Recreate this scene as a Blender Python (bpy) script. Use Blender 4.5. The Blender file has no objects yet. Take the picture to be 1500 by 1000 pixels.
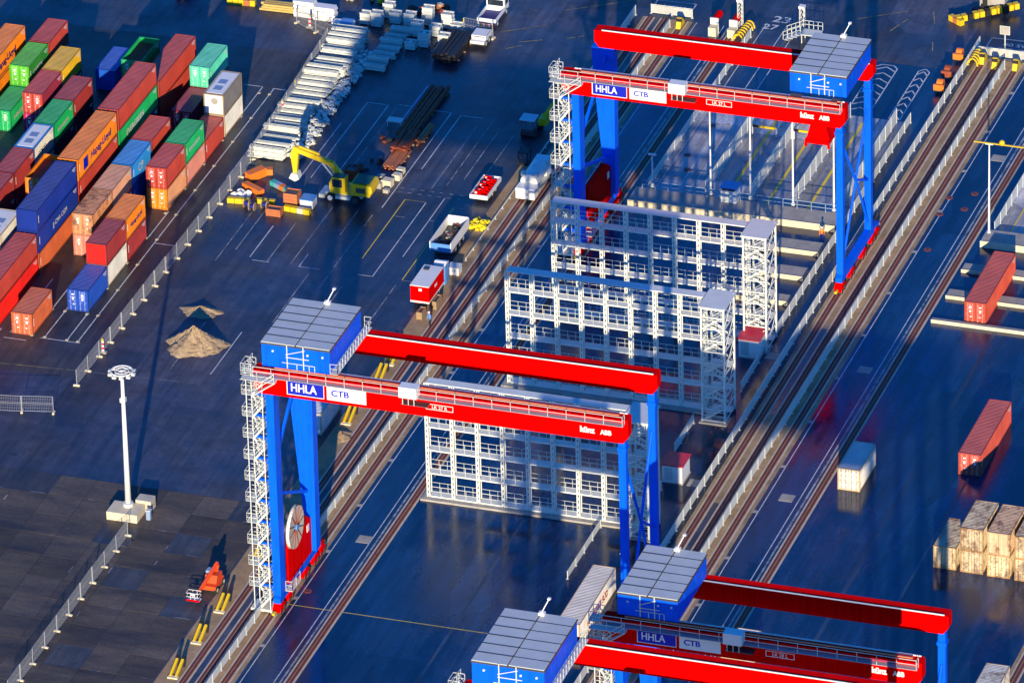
import bpy, math, random
from mathutils import Vector, Matrix
random.seed(7)
R_ = math.radians
scene = bpy.context.scene

# ------------------------------------------------------------------ camera
TH, AZ, RO = R_(28.284), R_(18.943), R_(-1.475)
fw = Vector((-math.sin(AZ), math.cos(AZ), 0)); rt = Vector((math.cos(AZ), math.sin(AZ), 0)); up = Vector((0, 0, 1))
cF = fw*math.cos(TH) - up*math.sin(TH); cU0 = fw*math.sin(TH) + up*math.cos(TH)
cR = rt*math.cos(RO) + cU0*math.sin(RO); cU = -rt*math.sin(RO) + cU0*math.cos(RO)
cam_d = bpy.data.cameras.new('camera'); cam = bpy.data.objects.new('camera', cam_d); scene.collection.objects.link(cam)
cam_d.sensor_width = 36; cam_d.lens = 12828/1500*36; cam_d.clip_start = 10; cam_d.clip_end = 8000
cl = -cF*950
cam.matrix_world = Matrix(((cR.x, cU.x, -cF.x, cl.x), (cR.y, cU.y, -cF.y, cl.y), (cR.z, cU.z, -cF.z, cl.z), (0, 0, 0, 1)))
scene.camera = cam

# ------------------------------------------------------------------ sky, sun, exposure
SUN_EL, SUN_SH = R_(13.25), R_(15.6)          # elevation; shadows run this far left of +Y
w = bpy.data.worlds.new('World'); scene.world = w; w.use_nodes = True
nt = w.node_tree; nt.nodes.clear()
sky = nt.nodes.new('ShaderNodeTexSky'); sky.sky_type = 'NISHITA'; sky.sun_disc = False
sky.sun_elevation = SUN_EL; sky.sun_rotation = R_(180) - SUN_SH
sky.air_density = 1.0; sky.dust_density = 0.0; sky.ozone_density = 6.0; sky.altitude = 0
bg = nt.nodes.new('ShaderNodeBackground'); bg.inputs[1].default_value = 0.15
wo = nt.nodes.new('ShaderNodeOutputWorld')
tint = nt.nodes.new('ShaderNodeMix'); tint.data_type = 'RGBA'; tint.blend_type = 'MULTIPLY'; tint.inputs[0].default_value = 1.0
tint.inputs[7].default_value = (0.14, 0.72, 1.25, 1)      # whole sky multiplied evenly by blue, added to turn the shade bluer
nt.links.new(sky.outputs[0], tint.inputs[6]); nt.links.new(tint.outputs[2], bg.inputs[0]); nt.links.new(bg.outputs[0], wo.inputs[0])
sl = bpy.data.lights.new('sun', 'SUN'); sl.energy = 5.0; sl.angle = R_(0.5); sl.color = (1.0, 0.84, 0.58)
sun = bpy.data.objects.new('sun', sl); scene.collection.objects.link(sun)
sd = Vector((-math.sin(SUN_SH)*math.cos(SUN_EL), math.cos(SUN_SH)*math.cos(SUN_EL), -math.sin(SUN_EL)))
sun.rotation_euler = sd.to_track_quat('-Z', 'Y').to_euler()
sun.location = (0, -200, 120)
vs = scene.view_settings
vs.view_transform = 'Standard'; vs.look = 'None'; vs.exposure = 0.55; vs.gamma = 1.0; vs.use_curve_mapping = False

# ------------------------------------------------------------------ materials
def mat_new(name):
    m = bpy.data.materials.new(name); m.use_nodes = True
    n = m.node_tree.nodes; b = n['Principled BSDF']
    return m, n, m.node_tree.links, b
def nd(n, t, **k):
    x = n.new(t)
    for a, v in k.items(): setattr(x, a, v)
    return x
def noise(n, l, vec, scale, detail=4, rough=0.6):
    t = nd(n, 'ShaderNodeTexNoise'); t.inputs['Scale'].default_value = scale; t.inputs['Detail'].default_value = detail
    t.inputs['Roughness'].default_value = rough
    if vec is not None: l.new(vec, t.inputs['Vector'])
    return t.outputs['Fac']
def ramp(n, l, fac, stops):
    r = nd(n, 'ShaderNodeValToRGB'); e = r.color_ramp.elements
    while len(e) < len(stops): e.new(0.5)
    for i, (p, c) in enumerate(stops):
        e[i].position = p; e[i].color = (c, c, c, 1) if not isinstance(c, tuple) else (*c, 1)
    l.new(fac, r.inputs[0]); return r.outputs[0]
def mixc(n, l, fac, a, b, mode='MIX'):
    x = nd(n, 'ShaderNodeMix', data_type='RGBA', blend_type=mode)
    for i, v in ((0, fac), (6, a), (7, b)):
        if isinstance(v, (int, float)): x.inputs[i].default_value = v
        elif isinstance(v, tuple): x.inputs[i].default_value = (*v, 1)
        else: l.new(v, x.inputs[i])
    return x.outputs[2]
def paint(name, rgb, rough=0.45, var=0.12, dirt=(0.12, 0.10, 0.08), dirt_amt=0.12, metal=0.0, scale=0.6, spec=0.4, streak=0.0):
    m, n, l, b = mat_new(name)
    geo = nd(n, 'ShaderNodeNewGeometry').outputs['Position']
    f1 = noise(n, l, geo, scale, 5); f2 = noise(n, l, geo, scale*6, 4)
    v = ramp(n, l, f1, [(0.3, 1-var), (0.7, 1.0)])
    c = mixc(n, l, 1.0, rgb, v, 'MULTIPLY')
    if streak:
        mp = nd(n, 'ShaderNodeMapping'); mp.inputs['Scale'].default_value = (1.6, 1.6, 0.12); l.new(geo, mp.inputs[0])
        c = mixc(n, l, 1.0, c, ramp(n, l, noise(n, l, mp.outputs[0], 1.3, 6, 0.7), [(0.34, 1-streak), (0.52, 1.0)]), 'MULTIPLY')
    d = ramp(n, l, f2, [(0.55, 0.0), (0.75, dirt_amt)])
    l.new(mixc(n, l, d, c, dirt), b.inputs['Base Color'])
    b.inputs['Roughness'].default_value = rough; b.inputs['Metallic'].default_value = metal
    b.inputs['Specular IOR Level'].default_value = spec
    return m
M = {}
M['crane_red'] = paint('crane_red', (0.84, 0.0, 0.0), 0.7, 0.08, dirt=(0.30, 0.0, 0.0), dirt_amt=0.12, spec=0.02, streak=0.30)
M['crane_blue'] = paint('crane_blue', (0.0, 0.115, 0.86), 0.5, 0.10, dirt_amt=0.04, spec=0.12, streak=0.25)
M['roof_grey'] = paint('roof_grey', (0.52, 0.55, 0.54), 0.5, 0.12, dirt_amt=0.15)
M['galv'] = paint('galv', (0.66, 0.68, 0.60), 0.5, 0.15, dirt_amt=0.15)
M['white'] = paint('white', (0.80, 0.79, 0.74), 0.5, 0.10, dirt_amt=0.12)
M['sign_white'] = paint('sign_white', (0.82, 0.80, 0.74), 0.5, 0.04, dirt_amt=0.03)
M['sign_blue'] = paint('sign_blue', (0.003, 0.012, 0.42), 0.45, 0.04, dirt_amt=0.02)
M['navy'] = paint('navy', (0.006, 0.015, 0.20), 0.5, 0.04, dirt_amt=0.0)
M['yellow'] = paint('yellow', (0.75, 0.50, 0.01), 0.5, 0.12, dirt_amt=0.12)
M['orange'] = paint('orange', (0.80, 0.20, 0.02), 0.5, 0.12, dirt_amt=0.12)
M['black'] = paint('black', (0.015, 0.015, 0.017), 0.6, 0.1)
M['dark_steel'] = paint('dark_steel', (0.06, 0.06, 0.065), 0.5, 0.2)
M['rust'] = paint('rust', (0.36, 0.075, 0.03), 0.85, 0.4, dirt=(0.05, 0.03, 0.03), dirt_amt=0.5, scale=1.5)
M['rail_rust'] = paint('rail_rust', (0.20, 0.045, 0.025), 0.75, 0.35, dirt=(0.03, 0.02, 0.02), dirt_amt=0.4, scale=1.2)
M['rail_top'] = paint('rail_top', (0.45, 0.42, 0.40), 0.35, 0.2, metal=0.6)
M['concrete'] = paint('concrete', (0.42, 0.39, 0.34), 0.85, 0.3, dirt_amt=0.4, scale=0.9)
M['concrete_pale'] = paint('concrete_pale', (0.62, 0.55, 0.41), 0.85, 0.25, dirt_amt=0.3, scale=0.9)
M['ballast'] = paint('ballast', (0.50, 0.33, 0.17), 0.9, 0.5, dirt=(0.10, 0.08, 0.06), dirt_amt=0.5, scale=0.35)
M['sand'] = paint('sand', (0.45, 0.32, 0.19), 0.95, 0.4, dirt=(0.20, 0.14, 0.08), dirt_amt=0.5, scale=0.8)
M['glass'] = paint('glass', (0.02, 0.03, 0.04), 0.08, 0.0, dirt_amt=0.0, spec=0.8)
M['rubber'] = paint('rubber', (0.02, 0.02, 0.02), 0.85, 0.1)
M['teal'] = paint('teal', (0.05, 0.45, 0.40), 0.5, 0.2)
M['wood'] = paint('wood', (0.40, 0.27, 0.14), 0.85, 0.3, dirt_amt=0.4)
M['cloth_blue'] = paint('cloth_blue', (0.02, 0.12, 0.45), 0.9, 0.2)
M['skin'] = paint('skin', (0.55, 0.33, 0.24), 0.6, 0.05, dirt_amt=0.0)
M['pale_blue'] = paint('pale_blue', (0.10, 0.28, 0.60), 0.45, 0.1)
M['stud_blue'] = paint('stud_blue', (0.25, 0.35, 0.50), 0.5, 0.1)

M['fence_wire'] = paint('fence_wire', (0.34, 0.36, 0.38), 0.5, 0.1)
M['deck_grey'] = paint('deck_grey', (0.34, 0.35, 0.36), 0.6, 0.15)
M['barrier_pale'] = paint('barrier_pale', (0.80, 0.80, 0.68), 0.6, 0.2, dirt_amt=0.3, scale=0.5)
M['stud'] = paint('stud', (0.62, 0.56, 0.36), 0.7, 0.2)
M['pale_roof'] = paint('pale_roof', (0.55, 0.60, 0.62), 0.5, 0.1)

# any thing whose paint is set one by one (containers, slabs): colour read from the object
def paint_obj(name, rough, streak=True, spec=0.4, rust=0.35):
    m, n, l, b = mat_new(name)
    oi = nd(n, 'ShaderNodeObjectInfo'); tc = nd(n, 'ShaderNodeTexCoord')
    geo = nd(n, 'ShaderNodeNewGeometry').outputs['Position']
    mp = nd(n, 'ShaderNodeMapping'); mp.inputs['Scale'].default_value = (1.2, 1.2, 0.25) if rust < 0.5 else (0.45, 0.45, 0.30); l.new(geo, mp.inputs[0])
    f1 = noise(n, l, geo, 0.5, 6); f2 = noise(n, l, mp.outputs[0], 2.2, 6, 0.7)
    v = ramp(n, l, f1, [(0.3, 0.72), (0.7, 1.0)])
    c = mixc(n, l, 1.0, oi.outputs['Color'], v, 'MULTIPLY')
    d = ramp(n, l, f2, [(0.58, 0.0), (0.78, rust)] if rust < 0.5 else [(0.48, 0.0), (0.62, rust)])
    l.new(mixc(n, l, d, c, (0.13, 0.06, 0.035)), b.inputs['Base Color'])
    b.inputs['Roughness'].default_value = rough; b.inputs['Specular IOR Level'].default_value = spec
    return m
M['cont'] = paint_obj('container_paint', 0.5)
M['cont_old'] = paint_obj('container_paint_worn', 0.6, rust=0.85)

# wet asphalt; wet = how far water lies on it
def asphalt(name, dark, light, wet_lo, wet_hi, r_dry, r_wet, tint=(1, 1, 1), wscale=0.05, streak=(1, 1, 1), warm=0.0, wspec=0.5):
    m, n, l, b = mat_new(name)
    geo = nd(n, 'ShaderNodeNewGeometry').outputs['Position']
    mp = nd(n, 'ShaderNodeMapping'); mp.inputs['Scale'].default_value = streak; l.new(geo, mp.inputs[0])
    big = noise(n, l, mp.outputs[0], wscale, 6, 0.65); mid = noise(n, l, mp.outputs[0], 0.35, 6, 0.7); fine = noise(n, l, geo, 5.0, 3)
    wetm = ramp(n, l, big, [(wet_lo, 0.0), (wet_hi, 1.0)])
    c0 = mixc(n, l, ramp(n, l, mid, [(0.3, 0.0), (0.72, 1.0)]), tuple(dark*t for t in tint), tuple(light*t for t in tint))
    c1 = mixc(n, l, ramp(n, l, fine, [(0.35, 0.75), (0.65, 1.1)]), (0, 0, 0), c0)
    ms_ = nd(n, 'ShaderNodeMapping'); ms_.inputs['Scale'].default_value = (1.4, 0.07, 1); l.new(geo, ms_.inputs[0])
    c1 = mixc(n, l, 1.0, c1, ramp(n, l, noise(n, l, ms_.outputs[0], 0.9, 5, 0.7), [(0.32, 0.55), (0.62, 1.25)]), 'MULTIPLY')     # tyre tracks along the lanes
    vo = nd(n, 'ShaderNodeTexVoronoi', distance='CHEBYCHEV'); vo.inputs['Scale'].default_value = 0.085; vo.inputs['Randomness'].default_value = 0.9; l.new(mp.outputs[0], vo.inputs['Vector'])
    sp_ = nd(n, 'ShaderNodeSeparateColor'); l.new(vo.outputs['Color'], sp_.inputs[0])
    c1 = mixc(n, l, 1.0, c1, ramp(n, l, sp_.outputs[0], [(0.0, 0.6), (1.0, 1.3)]), 'MULTIPLY')                                # patches laid at different times
    c1 = mixc(n, l, ramp(n, l, noise(n, l, geo, 0.55, 7, 0.78), [(0.55, 0.0), (0.70, 0.85)]), c1, (0.008, 0.008, 0.010))           # oil and damp stains
    c2 = mixc(n, l, ramp(n, l, noise(n, l, geo, 0.11, 5), [(0.5, 0.0), (0.75, warm)]), c1, (0.10, 0.062, 0.034))
    c3 = mixc(n, l, wetm, c2, mixc(n, l, 1.0, c2, (0.5, 0.55, 0.62), 'MULTIPLY'))
    l.new(c3, b.inputs['Base Color'])
    rr = nd(n, 'ShaderNodeMapRange'); l.new(wetm, rr.inputs[0]); rr.inputs[3].default_value = r_dry; rr.inputs[4].default_value = r_wet
    l.new(rr.outputs[0], b.inputs['Roughness'])
    b.inputs['Specular IOR Level'].default_value = wspec
    bp = nd(n, 'ShaderNodeBump'); bp.inputs['Strength'].default_value = 0.10; bp.inputs['Distance'].default_value = 0.03
    l.new(fine, bp.inputs['Height'])
    bp2 = nd(n, 'ShaderNodeBump'); bp2.inputs['Strength'].default_value = 0.16; bp2.inputs['Distance'].default_value = 0.05
    l.new(noise(n, l, geo, 0.9, 5, 0.6), bp2.inputs['Height']); l.new(bp.outputs[0], bp2.inputs['Normal'])
    l.new(bp2.outputs[0], b.inputs['Normal'])
    return m
M['yard'] = asphalt('yard_asphalt', 0.036, 0.095, 0.40, 0.60, 0.62, 0.26, (0.95, 0.97, 1.35), 0.04, warm=0.30, wspec=0.5)
M['block'] = asphalt('block_asphalt', 0.024, 0.044, 0.44, 0.60, 0.32, 0.07, (0.18, 0.95, 2.9), 0.06, streak=(1.6, 0.5, 1))
M['cyard'] = asphalt('container_yard_asphalt', 0.035, 0.07, 0.45, 0.7, 0.6, 0.3, (1.0, 0.96, 0.98), 0.05, warm=0.3)
M['seam'] = asphalt('seam_asphalt', 0.045, 0.075, 0.44, 0.60, 0.5, 0.2, (0.4, 0.95, 1.9), 0.06)
def slab_mat():
    m, n, l, b = mat_new('slab_concrete')
    oi = nd(n, 'ShaderNodeObjectInfo'); geo = nd(n, 'ShaderNodeNewGeometry').outputs['Position']
    mp = nd(n, 'ShaderNodeMapping'); mp.inputs['Scale'].default_value = (0.30, 1.0, 1); l.new(geo, mp.inputs[0])
    a = ramp(n, l, noise(n, l, mp.outputs[0], 0.22, 7, 0.72), [(0.36, 0.28), (0.70, 1.1)])
    f = ramp(n, l, noise(n, l, geo, 2.5, 5), [(0.3, 0.7), (0.7, 1.05)])
    c = mixc(n, l, 1.0, oi.outputs['Color'], a, 'MULTIPLY'); c = mixc(n, l, 1.0, c, f, 'MULTIPLY')
    l.new(c, b.inputs['Base Color'])
    rr = nd(n, 'ShaderNodeMapRange'); l.new(a, rr.inputs[0]); rr.inputs[3].default_value = 0.45; rr.inputs[4].default_value = 0.85
    b.inputs['Specular IOR Level'].default_value = 0.3
    l.new(rr.outputs[0], b.inputs['Roughness'])
    return m
M['slab'] = slab_mat()
def line_mat(name, rgb, wear=0.5):
    m, n, l, b = mat_new(name)
    geo = nd(n, 'ShaderNodeNewGeometry').outputs['Position']
    f = ramp(n, l, noise(n, l, geo, 0.9, 6, 0.75), [(0.38, wear), (0.60, 0.0)])
    l.new(mixc(n, l, f, rgb, (0.05, 0.055, 0.07)), b.inputs['Base Color']); b.inputs['Roughness'].default_value = 0.55
    return m
M['line_white'] = line_mat('line_white', (0.72, 0.72, 0.70), 0.45)
M['line_faded'] = line_mat('line_faded', (0.40, 0.40, 0.38), 1.0)
M['line_yellow'] = line_mat('line_yellow', (0.85, 0.62, 0.02), 0.15)
M['line_yfaded'] = line_mat('line_yfaded', (0.50, 0.36, 0.06), 0.9)

# ------------------------------------------------------------------ mesh helpers
def link(o): scene.collection.objects.link(o); return o
def wloc(o):
    p = Vector((0, 0, 0))
    while o is not None: p += o.location; o = o.parent
    return p
class MB:
    def __init__(s): s.v = []; s.f = []; s.m = []
    def add(s, vs_, fs, mi=0):
        k = len(s.v); s.v += [tuple(v) for v in vs_]; s.f += [tuple(i+k for i in f) for f in fs]; s.m += [mi]*len(fs); return s
    def b(s, x0, x1, y0, y1, z0, z1, mi=0):
        return s.add([(x0,y0,z0),(x1,y0,z0),(x1,y1,z0),(x0,y1,z0),(x0,y0,z1),(x1,y0,z1),(x1,y1,z1),(x0,y1,z1)],
            [(3,2,1,0),(4,5,6,7),(0,1,5,4),(1,2,6,5),(2,3,7,6),(3,0,4,7)], mi)
    def c(s, cx, cy, cz, sx, sy, sz, mi=0): return s.b(cx-sx/2, cx+sx/2, cy-sy/2, cy+sy/2, cz-sz/2, cz+sz/2, mi)
    def bar(s, p, q, wd, h, mi=0, upv=(0,0,1)):
        p, q = Vector(p), Vector(q); d = (q-p).normalized(); u = Vector(upv)
        if abs(d.dot(u)) > 0.98: u = Vector((0, 1, 0))
        a = d.cross(u).normalized(); u = a.cross(d)
        vs_ = [e + a*(sa*wd/2) + u*(su*h/2) for e in (p, q) for sa, su in ((-1,-1),(1,-1),(1,1),(-1,1))]
        return s.add(vs_, [(0,1,2,3),(7,6,5,4),(0,4,5,1),(1,5,6,2),(2,6,7,3),(3,7,4,0)], mi)
    def tube(s, p, q, r, n=6, r2=None, mi=0):
        p, q = Vector(p), Vector(q); d = (q-p).normalized(); u = Vector((0,0,1)) if abs(d.z) < 0.9 else Vector((0,1,0))
        a = d.cross(u).normalized(); u = a.cross(d); r2 = r if r2 is None else r2
        vs_ = [e + (a*math.cos(t) + u*math.sin(t))*rr for e, rr in ((p, r), (q, r2)) for t in (2*math.pi*i/n for i in range(n))]
        fs = [(i, (i+1) % n, n+(i+1) % n, n+i) for i in range(n)] + [tuple(range(n-1, -1, -1)), tuple(range(n, 2*n))]
        return s.add(vs_, fs, mi)
    def prism(s, pts, axis, a, bb, mi=0):
        n = len(pts)
        def mk(u, v, t): return {'x': (t, u, v), 'y': (u, t, v), 'z': (u, v, t)}[axis]
        vs_ = [mk(u, v, a) for u, v in pts] + [mk(u, v, bb) for u, v in pts]
        fs = [(i, (i+1) % n, n+(i+1) % n, n+i) for i in range(n)] + [tuple(range(n-1, -1, -1)), tuple(range(n, 2*n))]
        return s.add(vs_, fs, mi)
    def quad(s, *p, mi=0): return s.add(p, [tuple(range(len(p)))], mi)
    def blob(s, cx, cy, cz, rx, ry, rz, rnd=None, jit=0.15, seg=8, rings=5, mi=0):
        rnd = rnd or random; vs_ = []; fs = []
        for i in range(rings+1):
            ph = math.pi*i/rings
            for j in range(seg):
                t = 2*math.pi*j/seg; k = 1 + rnd.uniform(-jit, jit)
                vs_.append((cx+rx*k*math.sin(ph)*math.cos(t), cy+ry*k*math.sin(ph)*math.sin(t), cz+rz*k*math.cos(ph)))
        for i in range(rings):
            for j in range(seg): fs.append((i*seg+j, (i+1)*seg+j, (i+1)*seg+(j+1) % seg, i*seg+(j+1) % seg))
        return s.add(vs_, fs, mi)
    def mesh(s, name, off=(0, 0, 0), fix=True):
        me = bpy.data.meshes.new(name); ox, oy, oz = off
        me.from_pydata([(x-ox, y-oy, z-oz) for x, y, z in s.v], [], s.f)
        if any(s.m): me.polygons.foreach_set('material_index', s.m)
        if fix:
            import bmesh
            bm = bmesh.new(); bm.from_mesh(me); bmesh.ops.recalc_face_normals(bm, faces=bm.faces); bm.to_mesh(me); bm.free()
        me.update(); return me
    def build(s, name, mats, parent=None, smooth=False):
        "one mesh object; coordinates are world ones, made local to the parent"
        off = wloc(parent) if parent else Vector((0, 0, 0))
        me = s.mesh(name, off)
        for m in (mats if isinstance(mats, (list, tuple)) else [mats]): me.materials.append(M[m] if isinstance(m, str) else m)
        if smooth: me.polygons.foreach_set('use_smooth', [True]*len(me.polygons))
        o = link(bpy.data.objects.new(name, me)); o.parent = parent; return o
def tag(o, label=None, cat=None, group=None, kind=None):
    if label: o['label'] = label
    if cat: o['category'] = cat
    if group: o['group'] = group
    if kind: o['kind'] = kind
    return o
def thing(name, label, cat, loc=(0, 0, 0), rz=0, group=None):
    o = link(bpy.data.objects.new(name, None)); o.empty_display_size = 0.3
    o.location = loc; o.rotation_euler = (0, 0, rz); return tag(o, label, cat, group)
def piece(name, me, parent, loc=(0, 0, 0), rot=(0, 0, 0), color=None, scale=None):
    "an object sharing mesh data; loc is local to the parent"
    o = link(bpy.data.objects.new(name, me)); o.parent = parent; o.location = loc; o.rotation_euler = rot
    if color: o.color = (*color, 1)
    if scale: o.scale = scale
    return o
def mesh_of(mb, name, mats):
    me = mb.mesh(name)
    for m in (mats if isinstance(mats, (list, tuple)) else [mats]): me.materials.append(M[m])
    return me
def copy_tree(o, parent=None):
    c = o.copy(); link(c); c.parent = parent
    for ch in o.children: copy_tree(ch, c)
    return c
def text(name, body, parent, loc, size, mat, facing='front', bold=0.02, align='LEFT', sx=1.0):
    "flat lettering as a mesh: glyph outlines of the built-in font, thickened sideways"
    cu = bpy.data.curves.new(name, 'FONT'); cu.body = body; cu.size = size; cu.align_x = align; cu.resolution_u = 3
    tmp = link(bpy.data.objects.new(name, cu)); dg = bpy.context.evaluated_depsgraph_get()
    me0 = bpy.data.meshes.new_from_object(tmp.evaluated_get(dg)); bpy.data.objects.remove(tmp); bpy.data.curves.remove(cu)
    m = MB(); vs_ = [tuple(v.co) for v in me0.vertices]; fs = [tuple(p.vertices) for p in me0.polygons]
    for i, (dx, dy) in enumerate(((0, 0), (1, 0.4), (-1, -0.4), (0.5, -0.6), (-0.5, 0.6))[:1 if bold <= 0 else 5]):
        m.add([((x+dx*bold*size)*sx, y+dy*bold*size, z+0.0015*i) for x, y, z in vs_], fs)
    bpy.data.meshes.remove(me0)
    me = m.mesh(name, fix=False); me.materials.append(M[mat])
    o = link(bpy.data.objects.new(name, me)); o.parent = parent
    o.location = Vector(loc) - (wloc(parent) if parent else Vector((0, 0, 0)))
    o.rotation_euler = {'front': (R_(90), 0, 0), 'right': (R_(90), 0, R_(90)), 'up': (0, 0, 0)}[facing]
    return o
ORD = ['first', 'second', 'third', 'fourth', 'fifth', 'sixth', 'seventh', 'eighth', 'ninth', 'tenth', 'eleventh', 'twelfth', 'thirteenth',
       'fourteenth', 'fifteenth', 'sixteenth', 'seventeenth', 'eighteenth', 'nineteenth', 'twentieth', 'twenty-first', 'twenty-second',
       'twenty-third', 'twenty-fourth', 'twenty-fifth', 'twenty-sixth', 'twenty-seventh', 'twenty-eighth', 'twenty-ninth', 'thirtieth']

# ------------------------------------------------------------------ ground
def sheet(name, x0, x1, y0, y1, z, mat, parent=None, kind='structure'):
    o = MB().quad((x0,y0,z),(x1,y0,z),(x1,y1,z),(x0,y1,z)).build(name, mat, parent)
    if parent is None and kind: o['kind'] = kind
    return o
ground = sheet('ground', -1500, 1500, -1500, 2500, 0, 'yard')
block27 = sheet('block_paving', -4.2, 30.0, -170, 76, 0.004, 'block')
block28 = sheet('block_paving', 36.2, 140, -170, 95, 0.004, 'block')
cyard = sheet('container_yard_paving', -160, -43.2, -21, 60, 0.004, 'cyard')
gstrip = sheet('gravel_strip', -12.2, -9.9, -120, 40, 0.004, 'ballast')

# slabs of the concrete apron
apron = sheet('concrete_apron', -70, -12.3, -112, -41.3, 0.003, 'cyard')
rs = random.Random(3)
slab_me = mesh_of(MB().b(-1.97, 1.97, -2.02, 2.02, -0.03, 0.012), 'slab', 'slab')
for i in range(13):
    for j in range(15):
        x = -14.4 - 4.02*i; y = -43.4 - 4.14*j
        sx_ = 750+ (x*math.cos(AZ)+y*math.sin(AZ))*13.2
        if sx_ < -60: continue
        if rs.random() < (0.45, 0.25, 0.1)[min(j, 2)]*(1 if j < 3 else 0.5): continue
        g_ = rs.uniform(0.10, 0.19)
        piece('slab', slab_me, apron, (x, y, rs.uniform(0.004, 0.018)), (rs.uniform(-.0015, .0015), rs.uniform(-.0015, .0015), rs.uniform(-.004, .004)), (g_*1.0, g_*0.80, g_*0.64))

# painted lines: pieces of the ground they lie on
def line(p, q, wd=0.12, mat='line_white', parent=None, z=0.012, name='painted_line'):
    p, q = Vector((*p, z)), Vector((*q, z)); d = (q-p).normalized(); a = Vector((-d.y, d.x, 0))*wd/2
    return MB().quad(p-a, q-a, q+a, p+a).build(name, mat, parent or ground)

# ------------------------------------------------------------------ crane tracks
LB, LE = -150, 80
rail_me = {}
def rail(x, y0, y1, bed, pale=True):
    if pale:
        MB().b(x-0.55, x-0.36, y0, y1, 0.0, 0.030).build('rail_kerb', 'concrete_pale', bed); MB().b(x+0.36, x+0.55, y0, y1, 0.0, 0.032).build('rail_kerb', 'concrete_pale', bed)
    MB().b(x-0.36, x+0.36, y0, y1, 0.0, 0.020).build('rail_channel', 'rail_bed', bed)
    for s in (-0.19, 0.19): MB().b(x+s-0.10, x+s+0.10, y0, y1, 0.018, 0.10).build('rail', 'rail_rust', bed)
M['rail_bed'] = paint('rail_bed', (0.46, 0.30, 0.22), 0.85, 0.35, dirt=(0.10, 0.05, 0.04), dirt_amt=0.6, scale=0.9)
tracks = []
for k, x0 in enumerate((-9.35, 30.95, 71.35)):
    bed = sheet('track_bed', x0-0.9, x0+5.1, LB, LE if k < 1 else LE, 0.008, 'ballast'); tracks.append(bed)
    for dx in (0, 1.75, 4.1): rail(x0+dx, LB, LE, bed)
    for ya, yb in (((LB, LE),) if k == 0 else ((LB, -28), (-8, 12))): sheet('asphalt_infill', x0+0.55, x0+1.2, ya, yb, 0.011, 'yard', bed)
    line((x0+4.95, LB), (x0+4.95, LE), 0.05, 'line_faded', bed, 0.016)
    line((x0+5.6, LB), (x0+5.6, LE), 0.10, 'line_white', bed, 0.016)
    y = -140
    while y < LE-4:                          # marker plates between the twin lines
        MB().b(x0+5.05, x0+5.52, y, y+0.5, 0.0, 0.02).build('marker_plate', 'concrete', bed); y += 10.1
for k, x0 in enumerate((-0.45, 39.95)):
    bed = sheet('cable_trench', x0-0.3, x0+2.3, LB, LE, 0.008, 'block'); tracks.append(bed)
    line((x0, LB), (x0, LE), 0.10, 'line_white', bed, 0.016)
    line((x0+0.62, LB), (x0+0.62, LE), 0.22, 'line_faded', bed, 0.016)
    rail(x0+1.5, LB, LE, bed)

line((49.9, -70), (49.75, 40), 0.5, 'seam', block28, 0.008)
line((55.8, -60), (55.7, 10), 0.3, 'seam', block28, 0.008)
line((13.5, -110), (13.5, -37), 0.35, 'seam', block27, 0.008)
# low white barriers along the tracks: panels and posts
def barrier(x, y0, y1, h, label, wdt=2.5, gap=None, axis='y'):
    t = thing('low_barrier', label, 'barrier', (x, y0, 0) if axis == 'y' else (y0, x, 0), group='white barriers along the crane tracks')
    n = max(1, round((y1-y0)/wdt)); L = (y1-y0)/n
    pm = bar_me(L, h, axis); po = post_me(h)
    for i in range(n):
        o = (0, i*L, 0) if axis == 'y' else (i*L, 0, 0)
        piece('panel', pm, t, o); piece('post', po, t, o)
    piece('post', po, t, (0, n*L, 0) if axis == 'y' else (n*L, 0, 0)); return t
_bm = {}
def bar_me(L, h, axis):
    k = (round(L, 3), h, axis)
    if k not in _bm:
        m = MB()
        z = 0.10
        while z < h-0.12:                    # perforated sheet: fine slats with slots between
            if axis == 'y': m.b(-0.008, 0.008, 0.06, L-0.06, z, z+0.088)
            else: m.b(0.06, L-0.06, -0.008, 0.008, z, z+0.075)
            z += 0.125
        if axis == 'y': m.b(-0.03, 0.03, 0.06, L-0.06, h-0.07, h-0.01)
        else: m.b(0.06, L-0.06, -0.03, 0.03, h-0.07, h-0.01)
        _bm[k] = mesh_of(m, 'panel', 'barrier_pale')
    return _bm[k]
def post_me(h):
    if h not in _bm: _bm[h] = mesh_of(MB().b(-0.03, 0.045, -0.03, 0.03, 0, h+0.01).b(-0.14, 0.14, -0.14, 0.14, 0, 0.03), 'post', 'galv')
    return _bm[h]
barrier(-6.4, -95, 78, 1.05, 'white panel barrier between the rails left of the container block')
barrier(33.85, -95, 78, 1.25, 'white panel barrier between the rails right of the racks')
barrier(29.5, -90, 83, 1.25, 'long white panel barrier along the left edge of the right-hand tracks')
barrier(27.2, 9, 62, 1.3, 'white panel barrier running past the concrete beams beside the far rack')
barrier(27.2, -4, 2.6, 1.2, 'short white panel barrier below the red-roofed hut')
barrier(24.4, -19, -12.2, 1.2, 'short white panel barrier in shade in front of the middle rack tower')
barrier(25.4, -41, -27, 1.2, 'short white panel barrier behind the right legs of the tall crane')
barrier(21.7, -47.5, -36.3, 0.95, 'free-standing white panel barrier in front of the near rack')
barrier(-10.8, 16.5, 50, 0.35, 'low white kerb barrier beside the gravel strip and the white tank machine')
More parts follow.
